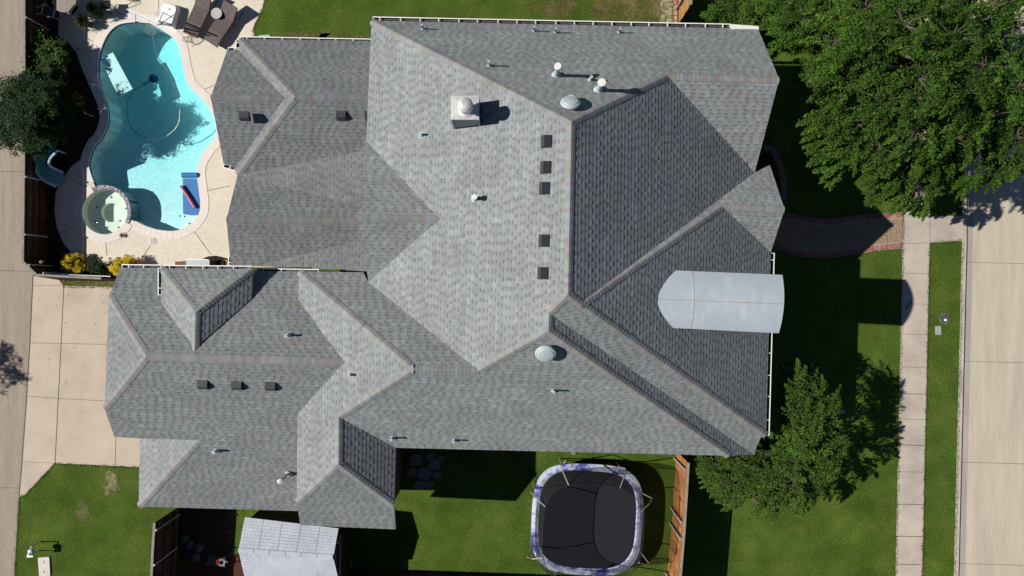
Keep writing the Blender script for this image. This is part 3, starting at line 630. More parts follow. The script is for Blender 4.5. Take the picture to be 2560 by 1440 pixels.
# box vents
def box_vent(face, px, py, sz=.37):
    c, n = PL[face]; down = Vector((n.x, n.y, 0)); t = (down-n*down.dot(n)).normalized(); s = n.cross(t); o = on(face, px, py, .0); up = Vector((0, 0, 1))
    b = MB()
    def q(a, d, h): return o+s*a+t*d+n*h
    b.mesh([q(-sz*.62,-sz*.6,.016), q(sz*.62,-sz*.6,.016), q(sz*.62,sz*.6,.016), q(-sz*.62,sz*.6,.016)], [(0,1,2,3),(3,2,1,0)], M['black']); base = b.build('vent_flange', HOUSE) if False else None
    b = MB(); pr = [(-.5, .015), (-.5, .04), (.02, .18), (.5, .05), (.5, .015)]
    vs = [q(sg*sz/2, a*sz, h) for sg in (-1, 1) for a, h in pr]; k = len(pr)
    b.mesh(vs, [(0,1,2,3,4), (9,8,7,6,5), (1,6,7,2), (0,5,6,1), (2,7,8,3)], M['vent']); b.mesh(vs, [(3,8,9,4)], M['black'])
    b.mesh([q(-sz*.56,-sz*.5,.017), q(sz*.56,-sz*.5,.017), q(sz*.56,sz*.54,.017), q(-sz*.56,sz*.54,.017)], [(0,1,2,3),(3,2,1,0)], M['black'])
    return b.build('box_vent', HOUSE)
for f, x, y in [('W',1367,354),('W',1365,419),('W',1362,471),('W',1361,602),('W',1358,683),('GSo',509,961),('GSo',594,963),('GSo',678,965),('LS',613,290),('LS',854,289),('LS',926,290)]: box_vent(f, x, y)
# pipes with flashing
def pipe(face, px, py, h=.35, r=.035, m='galv', capr=0, fl=.13, disc=None):
    o = on(face, px, py); c, n = PL[face]; down = Vector((n.x, n.y, 0)); t = (down-n*down.dot(n)).normalized(); s = n.cross(t); b = MB()
    b.mesh([o+s*a+t*d+n*.018 for a, d in ((-fl,-fl*1.2),(fl,-fl*1.2),(fl,fl*1.2),(-fl,fl*1.2))], [(0,1,2,3),(3,2,1,0)], M['galv'])
    b.lathe(o+n*.0, [(r*2.2, -.02), (r*2.0, .05), (r*1.25, .13)], M['galv'], 14)
    v = b.build('flashing_boot', None) ; v.parent = None
    b = MB(); b.tube([o, o+Vector((0, 0, h))], r, M[m], 12); top = o+Vector((0, 0, h))
    if capr:
        b.lathe(top-Vector((0, 0, .03)), [(capr*.8, -.05), (capr*.85, .0), (capr, .03), (capr*.97, .06), (capr*.5, .085)], M['galv'], 24)
        b.lathe(top, [(capr*.93, .057), (capr*.90, .062)], M['capwhite'], 24)
    else: b.lathe(top, [(r*1.15, -.02), (r*1.15, .006)], M['capwhite'], 12); b.lathe(top, [(r*.6, .007), (r*.5, .009)], M['black'], 10)
    p = b.build('vent_pipe', HOUSE); v.parent = p; return p
for f, x, y, h, r, m, cr in [('N',1058,73,.42,.028,'grey_black',0),('N',1335,78,.42,.028,'grey_black',0),('N',1388,82,.42,.028,'grey_black',0),('N',1547,82,.42,.028,'grey_black',0),('N',1223,165,.5,.032,'galv',0),('N',1475,201,.42,.04,'galv',0),
        ('N',1390,189,.95,.075,'galv',.125),('N',1496,226,.85,.08,'galv',.14),('W',1055,338,.30,.035,'grey_black',0),('W',1188,497,.42,.06,'galv',.10),('GW',877,936,.28,.035,'grey_black',0),('GN',722,838,.35,.04,'galv',0),('GSo',543,1126,.35,.05,'galv',0),
        ('S',982,1094,.40,.038,'galv',0),('S',1136,1100,.38,.035,'galv',0),('S',1383,976,.42,.035,'galv',0)]: pipe(f, x, y, h, r, m, cr)
# tall flue with an offset elbow
o = on('GSo', 722, 1183); b = MB(); b.lathe(o, [(.15, -.05), (.13, .05), (.09, .16)], M['galv'], 18); fl_ = b.build('flashing_boot')
top = at(701, 1203, o.z+.95); b = MB(); b.tube([o+Vector((0,0,.1)), o+Vector((0,0,.25)), top-Vector((0,0,.12)), top], .05, M['galv'], 12); b.lathe(top, [(.09, -.06), (.115, 0), (.11, .05), (.04, .07)], M['galv'], 20); q_ = b.build('vent_pipe', HOUSE); fl_.parent = q_
# mushroom vents
def dome(face, px, py, r=.42):
    o = on(face, px, py); c, n = PL[face]; b = MB(); b.lathe(o, [(.22, -.2), (.22, .16)], M['galv'], 20)
    o2 = on(face, px, py, .2); Rm = Vector((0,0,1)).rotation_difference(n).to_matrix()
    prof = [(r*.92, -.05), (r, .0), (r*.94, .05), (r*.75, .075), (r*.72, .09), (r*.35, .11), (.01, .115)]; vs = []; N_ = 32
    for rr_, z in prof:
        for k in range(N_): vs.append(o2+Rm @ Vector((rr_*math.cos(2*math.pi*k/N_), rr_*math.sin(2*math.pi*k/N_), z)))
    b.mesh(vs, [(i*N_+k, i*N_+(k+1) % N_, (i+1)*N_+(k+1) % N_, (i+1)*N_+k) for i in range(len(prof)-1) for k in range(N_)], M['galv']); return b.build('mushroom_vent', HOUSE)
dome('N', 1426, 257, .33); dome('S', 1364, 884, .35)
# chimney
c0 = at(1170, 318, 5.9); zt = 7.7; A4 = [at(x, y, zt) for x, y in ((1127,239),(1198,239),(1198,299),(1127,299))]
I4 = [p.lerp(sum(A4, Vector())/4, .07) for p in A4]; b = MB()
for i in range(4):
    p, q = I4[i], I4[(i+1) % 4]; b.face([(p.x,p.y,4.9),(q.x,q.y,4.9),(q.x,q.y,zt-.02),(p.x,p.y,zt-.02)], M['chimwall'])
CHM = b.build('chimney', HOUSE)
b = MB(); b.mesh(A4+[p-Vector((0,0,.05)) for p in A4]+[sum(A4, Vector())/4+Vector((0,0,.05))], [(3,2,8),(2,1,8),(1,0,8),(0,3,8),(0,1,5,4),(1,2,6,5),(2,3,7,6),(3,0,4,7)], M['chrome']); b.build('chimney_cap', CHM)
fc = at(1166, 274, zt); b = MB(); b.lathe(fc, [(.26, .03), (.19, .06), (.17, .12), (.17, .34), (.235, .36), (.245, .52)], M['chrome'], 28); b.lathe(fc, [(.245, .50), (.25, .55), (.24, .60), (.19, .66), (.10, .70), (.01, .71)], M['chrome'], 28); fl = b.build('flue', CHM, smooth=False)
b = MB()
for i in range(4):
    p, q = I4[i], I4[(i+1) % 4]; mid = (p+q)/2
    b.box((p.x, p.y, 5.0), .07, .07, zt-5.05, M['chimwall'])
b.build('corner_trim', CHM)
# barrel roof over the entrance window
def barrel():
    b = MB(); n = 16; U = []
    def ring(pxl, lift=0):
        return pxl
    Lp = []; Rp = []
    for i in range(n+1):
        f = i/n; a = math.pi*(.5-f); 
        # left end on slope E3; y runs from north edge to south edge
        yl = 676+(820-676)*f; xl = 1646+(1689-1646)*abs(2*f-1)**1.75-(6*f if f > .5 else 3*f); p = on('E3', xl, yl); p.z += .03
        rise = .33*(1-(2*f-1)**2)
        yr = 687+(833-687)*f; xr = 1956-9*f+8.5*(1-(2*f-1)**2); q = at(xr, yr, 6.15+rise)
        Lp.append(p); Rp.append(q)
    K = 10; vs = []
    for i in range(n+1):
        for k in range(K+1): vs.append(Lp[i].lerp(Rp[i], k/K))
    fs = [(i*(K+1)+k, (i+1)*(K+1)+k, (i+1)*(K+1)+k+1, i*(K+1)+k+1) for i in range(n) for k in range(K)]
    b.mesh(vs, fs, M['barrel']); off = len(vs)
    b.mesh([v-Vector((0,0,.10)) for v in vs], [f[::-1] for f in fs], M['barrel'])
    b.face([p for p in Rp]+[p-Vector((0,0,.10)) for p in reversed(Rp)], M['barrel'])
    for L_ in (0, n): b.face([Lp[L_], Rp[L_], Rp[L_]-Vector((0,0,.10)), Lp[L_]-Vector((0,0,.10))], M['barrel'])
    o = b.build('barrel_roof', HOUSE)
    b = MB(); mid = n//2
    b.tube([vs[mid*(K+1)+k]+Vector((0,0,.004)) for k in range(K+1)], .008, M['rust'], 6)
    xs = at(1736, 745, Lp[mid].z-.1).x
    b.tube([Lp[i].lerp(Rp[i], (xs-.045*(i/n)-Lp[i].x)/(Rp[i].x-Lp[i].x))+Vector((0,0,.0)) for i in range(n+1)], .012, M['rust'], 6)
    b.build('seam', o)
    # front and cheek walls under it
    b = MB(); back = .30
    F_ = [p-Vector((back, 0, .1)) for p in Rp[1:-1]]
    b.face([(F_[0].x, F_[0].y, 0)]+[tuple(p) for p in F_]+[(F_[-1].x, F_[-1].y, 0)], M['brick'])
    for p, l in ((F_[0], Lp[1]), (F_[-1], Lp[-2])): b.face([(p.x, p.y, 2.5), tuple(p), (l.x, p.y, l.z-.12), (l.x, p.y, 2.5)], M['trim'])
    b.build('wall', HOUSE)
    b = MB(); c_ = F_[len(F_)//2]; b.box((c_.x+.03, c_.y, 2.9), .06, 1.3, 1.9, M['glass']); b.build('window', HOUSE)
barrel()
# low curved brick planter wall at the porch
b = MB(); cw = smoothloop(G([(1900,376),(1918,378),(1932,400),(1943,430),(1949,470),(1951,500)]), 4, False)
for p0, p1 in zip(cw[:-1], cw[1:]):
    m_ = (p0+p1)/2; d = p1-p0; b.box((m_.x, m_.y, 0), d.length+.01, .2, .42, M['brick'], math.atan2(d.y, d.x)); b.box((m_.x, m_.y, .42), d.length+.01, .24, .04, M['stone'], math.atan2(d.y, d.x))
tag(b.build('planter_wall'), 'low curved brick wall beside the entrance under the front gable', 'wall')

# ------------------------------------------------------------------ fences
CEDAR = [(.30,.13,.045),(.34,.155,.06),(.26,.105,.038),(.37,.17,.065)]
DARKW = [(.060,.026,.016),(.075,.034,.02),(.05,.022,.014),(.085,.04,.025)]
def fence(pts, h, label, rails_side=-1, cols=CEDAR, post_step=2.4, post_mat='greywood', posts='wood', capm='greywood', close=True, group=None, offs=()):
    P = G(pts); f = thing('fence', P[0], label, 'fence', group)
    b = MB(); cp = MB()
    for a, c in zip(P[:-1], P[1:]):
        u = (c-a).normalized(); n = Vector((u.y, -u.x, 0)); L = (c-a).length; x = 0; ang = math.atan2(u.y, u.x)
        while x < L:
            w = min(.14, L-x); m = a+u*(x+w/2); b.box((m.x, m.y, -.02), w-.016, .02, h+.02+R.uniform(-.012, .012), M['wood'], ang, R.choice(cols)); x += .14
        m = (a+c)/2-n*rails_side*.0; b.box((m.x, m.y, .03), L, .006, h-.08, M['wood'], ang, tuple(q*.3 for q in cols[0]))  # added dark backing, keeps sun from striping through the board gaps
        for z in (.35, h*.55, h-.22):
            rb = MB(); m = (a+c)/2+n*rails_side*-.03; rb.box((m.x, m.y, z), L, .04, .09, M['wood'], ang, tuple(q*.8 for q in cols[0])); rb.build('rail', f)
        m = (a+c)/2; cp.box((m.x, m.y, h+.01), L, .10, .035, M[capm], ang)
        x = .3
        while x < L:
            m = a+u*x+n*rails_side*-.10; pb = MB()
            if posts == 'wood': pb.box((m.x, m.y, 0), .085, .085, h-.05, M[post_mat], ang)
            else:
                pb.tube([(m.x, m.y, 0), (m.x, m.y, h+.02)], .03, M[post_mat], 8); pb.lathe((m.x, m.y, h+.02), [(.04, -.02), (.045, .02), (.02, .05)], M['white'] if posts == 'knob' else M[post_mat], 10)
            pb.build('post', f); x += post_step
    b.build('board_panel', f); cp.build('top_cap', f); return f
fence([(116,-80),(117,300),(113,657),(146,689),(300,697)], 1.35, 'dark stained board fence along the alley behind the planting bed', 1, DARKW, 2.42, 'galv', 'metal', 'greywood')
fence([(445,1268),(440,1350),(434,1500)], 1.95, 'reddish brown board fence between the corner lawn and the wooden deck', 1, DARKW, 2.35, 'galv', 'knob')
fence([(1692,1128),(1682,1290),(1666,1480)], 1.95, 'sunlit orange cedar fence beside the trampoline', -1, CEDAR, 2.18, 'greywood', 'wood')
fence([(1694,-80),(1698,58)], 1.95, 'short weathered cedar fence by the pale gravel at the top of the yard', -1, [(.36,.20,.075),(.33,.2,.1),(.28,.17,.09)], 1.5, 'greywood', 'wood')
fence([(877,1298),(877,1440)], 1.9, 'pale capped fence beside the white shed', -1, DARKW, 2.3, 'galv', 'knob')
fence([(838,1424),(1666,1452)], 1.9, 'dark board fence closing the south side of the trampoline lawn', -1, DARKW, 2.4, 'galv', 'metal')
# leaning old boards on the east fences
# ------------------------------------------------------------------ shed
SH = thing('shed', at(740, 1400), 'white plastic garden shed with a moulded shingle roof on the wooden deck', 'shed')
def shed():
    zr, ze = 2.45, 2.12
    r0, r1 = at(596, 1377, zr), at(833, 1393, zr); e0, e1 = at(612, 1293, ze), at(846, 1321, ze)
    s0, s1 = r0+(r0-e0)*1.0, r1+(r1-e1)*1.0; s0.z = s1.z = ze
    s0.x, s1.x = e0.x, e1.x
    b = MB()
    for a, c, d, e in ((e0, e1, r1, r0), (r0, r1, s1, s0)):
        b.face([a, c, d, e][::-1] if (c-a).cross(d-a).z < 0 else [a, c, d, e], M['shed'])
        n = (c-a).cross(d-a).normalized(); n = n if n.z > 0 else -n
        for k in range(1, 10):
            t = k/10; p, q = a.lerp(e, t)+n*.004, c.lerp(d, t)+n*.004; w_ = (e-a).normalized()*.007; b.face([p-w_, q-w_, q+w_, p+w_], M['shedline'])
        for k in range(1, 5):
            t = k/5; p, q = a.lerp(c, t)+n*.006, e.lerp(d, t)+n*.006; w_ = (c-a).normalized()*.008; b.face([p-w_, p+w_, q+w_, q-w_], M['shedline'])
        for k in range(10):
            for j in range(34):
                if R.random() < .75:
                    t = (j+R.uniform(-.2, .2))/34
                    if not 0 < t < 1: continue
                    p = a.lerp(c, t).lerp(e.lerp(d, t), k/10)+n*.005; q = a.lerp(c, t).lerp(e.lerp(d, t), (k+1)/10)+n*.005; w_ = (c-a).normalized()*.003; b.face([p-w_, p+w_, q+w_, q-w_], M['shedline'])
    rf = b.build('roof', SH)
    b = MB(); u = (r1-r0).normalized()
    for k in range(6):
        p, q = r0.lerp(r1, k/6), r0.lerp(r1, (k+.97)/6); b.mesh([p+Vector((0,.10,-.01)), q+Vector((0,.10,-.01)), q+Vector((0,0,.03)), p+Vector((0,0,.03)), q+Vector((0,-.10,-.01)), p+Vector((0,-.10,-.01))], [(3,2,1,0),(5,4,2,3)], M['shed'])
    b.build('ridge_cap', SH)
    b = MB(); ins = .12
    F0 = [e0+Vector((ins,-ins,0)), e1+Vector((-ins,-ins,0)), s1+Vector((-ins,ins,0)), s0+Vector((ins,ins,0))]
    b.wall([F0[0], F0[3], F0[2], F0[1]], .02, ze-.02, M['shedwall'])
    for a, d, r in ((F0[0], F0[3], r0), (F0[1], F0[2], r1)): b.face([(a.x,a.y,ze-.02),(d.x,d.y,ze-.02),(a.x, r.y, zr-.04)], M['shedwall'])
    b.build('wall', SH)
    b = MB(); m = (F0[0]+F0[3])/2; b.box((m.x-.01, m.y, .05), .03, 1.3, 1.85, M['shed']); b.build('door', SH)
shed()
# ------------------------------------------------------------------ trampoline
TC = at(1468, 1299, .9); TR = thing('trampoline', (TC.x, TC.y, 0), 'large square trampoline with rounded corners, worn blue and white padding and a dark net', 'trampoline')
def sq(r, z, rot=-.05, n=64, e=3.4, ry=1.0, c=TC, dx=0, dy=0):
    out = []
    for i in range(n):
        a = 2*math.pi*i/n; ca, sa = math.cos(a), math.sin(a); k = r/((abs(ca)**e+abs(sa)**e)**(1/e))
        x, y = ca*k, sa*k*ry; out.append(Vector((c.x+dx+x*math.cos(rot)-y*math.sin(rot), c.y+dy+x*math.sin(rot)+y*math.cos(rot), z)))
    return out
RO, RI = 2.37, 2.07
b = MB(); o_, i_ = sq(RO, .90), sq(RI, .905); n = len(o_)
mid = sq((RO+RI)/2, .945)
for i in range(n):
    j = (i+1) % n; b.face([o_[i], o_[j], mid[j], mid[i]], M['pad']); b.face([mid[i], mid[j], i_[j], i_[i]], M['pad']); ob = [p-Vector((0,0,.1)) for p in (o_[i], o_[j])]; b.face([ob[0], ob[1], o_[j], o_[i]], M['pad'])
b.build('padding', TR)
b = MB(); b.face(sq(RI+.08, .885), M['mat']); b.build('mat', TR)
b = MB(); b.tube(sq(RO-.08, .82)+[sq(RO-.08, .82)[0]], .03, M['pole']); b.build('frame', TR)
nb, nm, ntp = sq(RI+.05, .93), sq(RI+.18, 1.9), sq(RI-.10, 2.65); b = MB()
for i in range(n):
    j = (i+1) % n; b.face([nb[i], nb[j], nm[j], nm[i]], M['net']); b.face([nm[i], nm[j], ntp[j], ntp[i]], M['net'])
b.build('net', TR)
b = MB(); b.tube(ntp+[ntp[0]], .014, M['black'], 6); b.build('net_hem', TR)
a0, a1, a2, a3 = sq(RO+.02, .0), sq(RO+.03, 1.0), sq(RO+.22, 1.9), sq(RI-.08, 2.68)
for k in (5, 11, 21, 27, 37, 43, 53, 59):
    b = MB(); b.tube([a0[k]+Vector((0,0,.03)), a1[k], a2[k], a2[k].lerp(a3[k], .35)+Vector((0,0,.15)), a3[k]], .024, M['pole'], 8); b.build('net_pole', TR)
for k in (8, 24, 40, 56):
    b = MB(); l0, l1 = sq(RO-.1, .02), sq(RO-.1, .85); b.tube([l1[k-4], l0[k-4], l0[k+4], l1[(k+4) % n]], .03, M['pole'], 8); b.build('leg', TR)
# ------------------------------------------------------------------ poolside furniture
def lounger(rot):
    t = thing('sun_lounger', (0, 0, 0), '', 'sun lounger', 'brown wicker sun loungers by the pool')
    b = MB(); ys = [-1.0, -.75, -.45, -.1, .3]; zs = [.28, .33, .36, .33, .32]; wd = .34
    vs = [(x, y, z) for y, z in zip(ys, zs) for x in (-wd, wd)]; vs += [(x, y, z-.07) for x, y, z in vs]; m = len(ys)
    fs = [(2*i, 2*i+1, 2*i+3, 2*i+2) for i in range(m-1)]+[(2*i+2*m, 2*i+2+2*m, 2*i+3+2*m, 2*i+1+2*m) for i in range(m-1)]+[(2*i, 2*i+2, 2*i+2+2*m, 2*i+2*m) for i in range(m-1)]+[(2*i+1, 2*i+1+2*m, 2*i+3+2*m, 2*i+3) for i in range(m-1)]+[(0, 2*m, 2*m+1, 1)]
    b.mesh(vs, fs, M['wicker']); b.build('seat', t)
    b = MB(); b.mesh([(-wd,.3,.32),(wd,.3,.32),(wd,.86,.62),(-wd,.86,.62),(-wd,.32,.26),(wd,.32,.26),(wd,.89,.56),(-wd,.89,.56)], [(0,1,2,3),(7,6,5,4),(0,4,5,1),(2,6,7,3),(1,5,6,2),(3,7,4,0)], M['wicker']); b.build('backrest', t)
    for x in (-.3, .3):
        for y in (-.85, .25): b = MB(); b.box((x, y, 0), .05, .05, .3, M['wicker']); b.build('leg', t)
    for x in (-.33, .33): b = MB(); b.tube([(x, .35, .3), (x, .62, .05), (x, .95, .02)], .014, M['black'], 6); b.build('support', t)
    return t
l1 = lounger(0); p = at(506, 42); l1.location = (p.x, p.y, .012); l1.rotation_euler.z = math.radians(-24); l1['label'] = 'brown wicker sun lounger nearer the white basketball stand base'
p = at(564, 66); l2 = dup(l1, (p.x, p.y, .012), math.radians(-33), 'brown wicker sun lounger nearer the grey roof corner')
def rtable(px, py, r, h, label, m, legs=True):
    p = at(px, py, h); t = thing('round_table', (p.x, p.y, .012), label, 'table'); b = MB(); b.lathe((p.x, p.y, h-.03), [(r*.97, 0), (r, .01), (r, .025), (r*.97, .03)], m, 28); b.build('tabletop', t)
    for k in range(4): a = k*math.pi/2+.5; b = MB(); b.tube([(p.x+r*.6*math.cos(a), p.y+r*.6*math.sin(a), h-.03), (p.x+r*.75*math.cos(a), p.y+r*.75*math.sin(a), .012)], .015, M['lightgrey'], 6); b.build('leg', t)
    return t
t = rtable(541, 33, .24, .45, 'small round grey table between the two brown sun loungers', M['lightgrey']); b = MB(); p = at(541, 33, .45); b.lathe((p.x, p.y, .45), [(.014, 0), (.012, .01)], M['white'], 8); b.build('tabletop_hole', t)
t = rtable(160, 0, .52, .72, 'round slatted patio table at the top left edge of the patio', M['tabletop'])
b = MB(); p = at(160, 0, .72)
for k in range(-9, 10): x = k*.052; y = math.sqrt(max(0, .49**2-x*x)); b.box((p.x+x, p.y, .7215), .008, 2*y, .003, M['gutter_in'], 0)
b.build('slat_gap', t)
def chair(px, py, rot, label):
    p = at(px, py); t = thing('patio_chair', (0, 0, 0), label, 'chair', 'grey sling chairs around the patio table')
    b = MB(); b.mesh([(-.22,-.22,.42),(.22,-.22,.42),(.22,.2,.40),(-.22,.2,.40)], [(0,1,2,3),(3,2,1,0)], M['fabric_grey']); b.build('seat', t)
    b = MB(); b.mesh([(-.22,.2,.42),(.22,.2,.42),(.22,.32,.88),(-.22,.32,.88)], [(0,1,2,3),(3,2,1,0)], M['fabric_grey']); b.build('backrest', t)
    for x in (-.26, .26):
        b = MB(); b.box((x, -.02, .62), .055, .48, .025, M['lightgrey']); b.build('armrest', t)
        b = MB(); b.tube([(x,-.24,0),(x,-.22,.62)], .016, M['lightgrey'], 6); b.build('leg', t); b = MB(); b.tube([(x,.26,0),(x,.21,.45),(x,.33,.9)], .016, M['lightgrey'], 6); b.build('leg', t)
    t.location = (p.x, p.y, .012); t.rotation_euler.z = rot; return t
ch = chair(196, 30, math.radians(-128), 'grey sling patio chair on the pool side of the round table')
p = at(146, 40); dup(ch, (p.x, p.y, .012), math.radians(165), 'grey sling patio chair south of the round table')
p = at(118, 18); dup(ch, (p.x, p.y, .012), math.radians(115), 'grey sling patio chair on the fence side of the round table')
p = at(215, -18); dup(ch, (p.x, p.y, .012), math.radians(-75), 'grey sling patio chair half outside the top edge of the picture')
# black iron planter stand frames in the shade
def sling(px, py, label):
    p = at(px, py); t = thing('folding_chair', (p.x, p.y, .012), label, 'chair'); b = MB()
    for s_ in (-.22, .22): b.tube([(p.x+s_-.2, p.y-.25, .02), (p.x+s_+.15, p.y+.25, .75)], .014, M['black'], 6); b.tube([(p.x+s_+.2, p.y-.25, .02), (p.x+s_-.15, p.y+.2, .5)], .014, M['black'], 6)
    b.build('frame', t); b = MB(); b.mesh([(p.x-.22,p.y-.2,.45),(p.x+.22,p.y-.2,.45),(p.x+.22,p.y+.2,.43),(p.x-.22,p.y+.2,.43)], [(0,1,2,3),(3,2,1,0)], M['black']); b.build('seat', t); return t
sling(278, 22, 'black folding chair in the shade north of the pool')
# basketball hoop
p = at(428, 42); HP = thing('basketball_hoop', (p.x, p.y, .012), 'poolside basketball hoop with a white tank base and clear backboard over the water', 'basketball hoop')
b = MB(); r_ = math.radians(-17); lo = [(-.36,-.48),(.36,-.48),(.36,.30),(.28,.48),(-.28,.48),(-.36,.30)]
def rp(x, y, z): return (p.x+x*math.cos(r_)-y*math.sin(r_), p.y+x*math.sin(r_)+y*math.cos(r_), z)
vs = [rp(x, y, .03) for x, y in lo]+[rp(x*.97, y*.97, .26) for x, y in lo]+[rp(x*.85, y*.88, .34) for x, y in lo]; k = 6
b.mesh(vs, [(i, (i+1) % k, k+(i+1) % k, k+i) for i in range(k)]+[(k+i, k+(i+1) % k, 2*k+(i+1) % k, 2*k+i) for i in range(k)]+[tuple(range(2*k, 3*k))], M['plastic_white']); b.build('base', HP)
b = MB(); b.box(rp(.03, .22, .342), .10, .025, .003, M['rustbox'], r_+.3); b.box(rp(.04, .22, .343), .02, .09, .003, M['rustbox'], r_); b.build('emblem', HP)
b = MB(); q0, q1 = Vector(rp(.0, -.35, .3)), at(398, 62, 1.55)
b.tube([Vector(rp(-.2, .0, .33)), q1+Vector((-.05,0,0))], .014, M['grey_black'], 6); b.tube([Vector(rp(.28, .05, .33)), q1], .014, M['grey_black'], 6); b.tube([Vector(rp(-.30, -.4, .3)), at(408, 60, 1.3), q1], .022, M['grey_black'], 8); b.tube([Vector(rp(.30, -.44, .3)), at(408, 60, 1.3)], .022, M['grey_black'], 8); b.build('pole', HP)
b = MB(); a, c = at(331, 33, 1.35), at(412, 68, 1.35); d = (c-a).normalized(); n_ = Vector((-d.y, d.x, 0))*.018
for z0, z1 in ((1.02, 1.06), (1.72, 1.78)): b.mesh([a-n_+Vector((0,0,z0-1.35)), c-n_+Vector((0,0,z0-1.35)), c+n_+Vector((0,0,z0-1.35)), a+n_+Vector((0,0,z0-1.35)), a-n_+Vector((0,0,z1-1.35)), c-n_+Vector((0,0,z1-1.35)), c+n_+Vector((0,0,z1-1.35)), a+n_+Vector((0,0,z1-1.35))], [(0,3,2,1),(4,5,6,7),(0,1,5,4),(2,3,7,6),(1,2,6,5),(3,0,4,7)], M['plastic_white'])
b.face([a+Vector((0,0,-.3)), c+Vector((0,0,-.3)), c+Vector((0,0,.4)), a+Vector((0,0,.4))], see_through('clear_board', (.6,.7,.75), .25)); b.build('backboard', HP)
b = MB(); rc = at(370, 72, 1.2); rg = [rc+Vector((math.cos(2*math.pi*i/28), math.sin(2*math.pi*i/28), 0))*.235 for i in range(29)]; b.tube(rg, .011, M['grey_black'], 6); b.build('rim', HP)
b = MB()
for i in range(12):
    a_ = 2*math.pi*i/12; t0 = rc+Vector((math.cos(a_), math.sin(a_), 0))*.235
    for s_ in (-1, 1): a2 = a_+s_*.5; b.tube([t0, rc+Vector((math.cos(a2)*.16, math.sin(a2)*.16, -.2)), rc+Vector((math.cos(a_)*.11, math.sin(a_)*.11, -.42))], .004, M['white'], 4, cap=False)
b.build('net', HP)
# floats, cleaner, noodle
def slab(name, px, z, th, m, label, cat, seg=None):
    P = G(px, z); b = MB(); b.poly(P, z, m, thick=th); return tag(b.build(name), label, cat)
slab('foam_float', [(282,131),(331,222),(297,242),(250,147)], -.045, .06, M['float'], 'pale aqua rectangular foam float half shaded on the pool', 'pool float')
bf = thing('foam_mat', at(477, 485, -.06), 'blue foam mat with a rolled pillow floating at the pool edge', 'pool float')
b = MB(); b.poly(G([(457,446),(494,446),(497,470),(500,505),(499,522),(493,538),(474,538),(458,535),(457,500)], -.05), -.05, M['blue'], thick=.05); b.build('pad', bf)
b = MB(); a, c = at(456, 438, .0), at(495, 438, .0); b.tube([a, c], .12, M['blue'], 14); b.build('pillow', bf)
b = MB(); b.tube([at(452, 465, .04), at(470, 492, .045), at(487, 519, .04)], .062, M['pink'], 12); tag(b.build('pool_noodle'), 'pink mottled pool noodle lying across the blue foam mat', 'pool noodle')
CL = thing('pool_cleaner', at(383, 196, -.9), 'navy blue pool cleaner with its long hose looping through the pool', 'pool cleaner')
p = at(383, 196, -.9); b = MB(); b.lathe((p.x, p.y, -1.03), [(.14, 0), (.20, .06), (.19, .16), (.10, .24), (.02, .26)], M['navy'], 20); b.build('body', CL)
b = MB(); q = at(362, 210, -.7); b.tube([p, q], .03, M['navy'], 8); b.lathe((q.x, q.y, -.75), [(.05, 0), (.07, .05), (.03, .12)], M['navy'], 12); b.build('connector', CL)
hp = [(380,58),(382,85),(386,115),(397,145),(418,175),(436,210),(446,245),(450,275),(448,302),(438,322),(418,340),(392,350),(362,346),(336,327),(321,300),(317,270),(321,248),(335,228),(352,215),(362,210)]
hz = [-.02,-.03,-.04,-.05,-.05,-.05,-.05,-.05,-.05,-.06,-.08,-.1,-.12,-.16,-.22,-.3,-.4,-.5,-.6,-.66]
b = MB(); b.tube(smoothloop([at(x, y, z-.06) for (x, y), z in zip(hp, hz)], 4, False), .019, M['hose'], 8); b.build('hose', CL)
b = MB(); b.tube(smoothloop([at(x, y, z-.06) for (x, y), z in list(zip(hp, hz))[7:11]], 4, False), .021, M['white'], 8); b.build('hose_section', CL)
# slide
SL = thing('pool_slide', at(135, 420), 'blue grey curved slide lying in the shade by the alley fence', 'slide')
b = MB(); path = [(137,368),(121,385),(113,405),(117,425),(133,440),(157,451)]; zz = [.9,.75,.6,.45,.3,.15]
cl = smoothloop([at(x, y, z) for (x, y), z in zip(path, zz)], 5, False); rows = []
for i, c in enumerate(cl):
    d = (cl[min(i+1, len(cl)-1)]-cl[max(i-1, 0)]); d.z = 0; d.normalize(); n_ = Vector((-d.y, d.x, 0)); rows.append([c-n_*.34+Vector((0,0,.22)), c-n_*.24+Vector((0,0,.05)), c, c+n_*.24+Vector((0,0,.05)), c+n_*.34+Vector((0,0,.22))])
vs = [v for r in rows for v in r]; b.mesh(vs, [(5*i+k, 5*i+k+1, 5*i+k+6, 5*i+k+5) for i in range(len(rows)-1) for k in range(4)], M['slide']); b.build('chute', SL)
b = MB(); [b.tube([r[k] for r in rows], .05, M['slideside'], 8) for k in (0, 4)]; b.build('side_rail', SL)
b = MB(); b.lathe(at(107, 440, .3), [(.05,-.1),(.13,0),(.05,.1)], M['slideside'], 12); b.build('knob', SL)
for i in (2, 14): b = MB(); c = cl[i]; b.tube([(c.x, c.y, 0), c], .04, M['slideside'], 8); b.build('leg', SL)
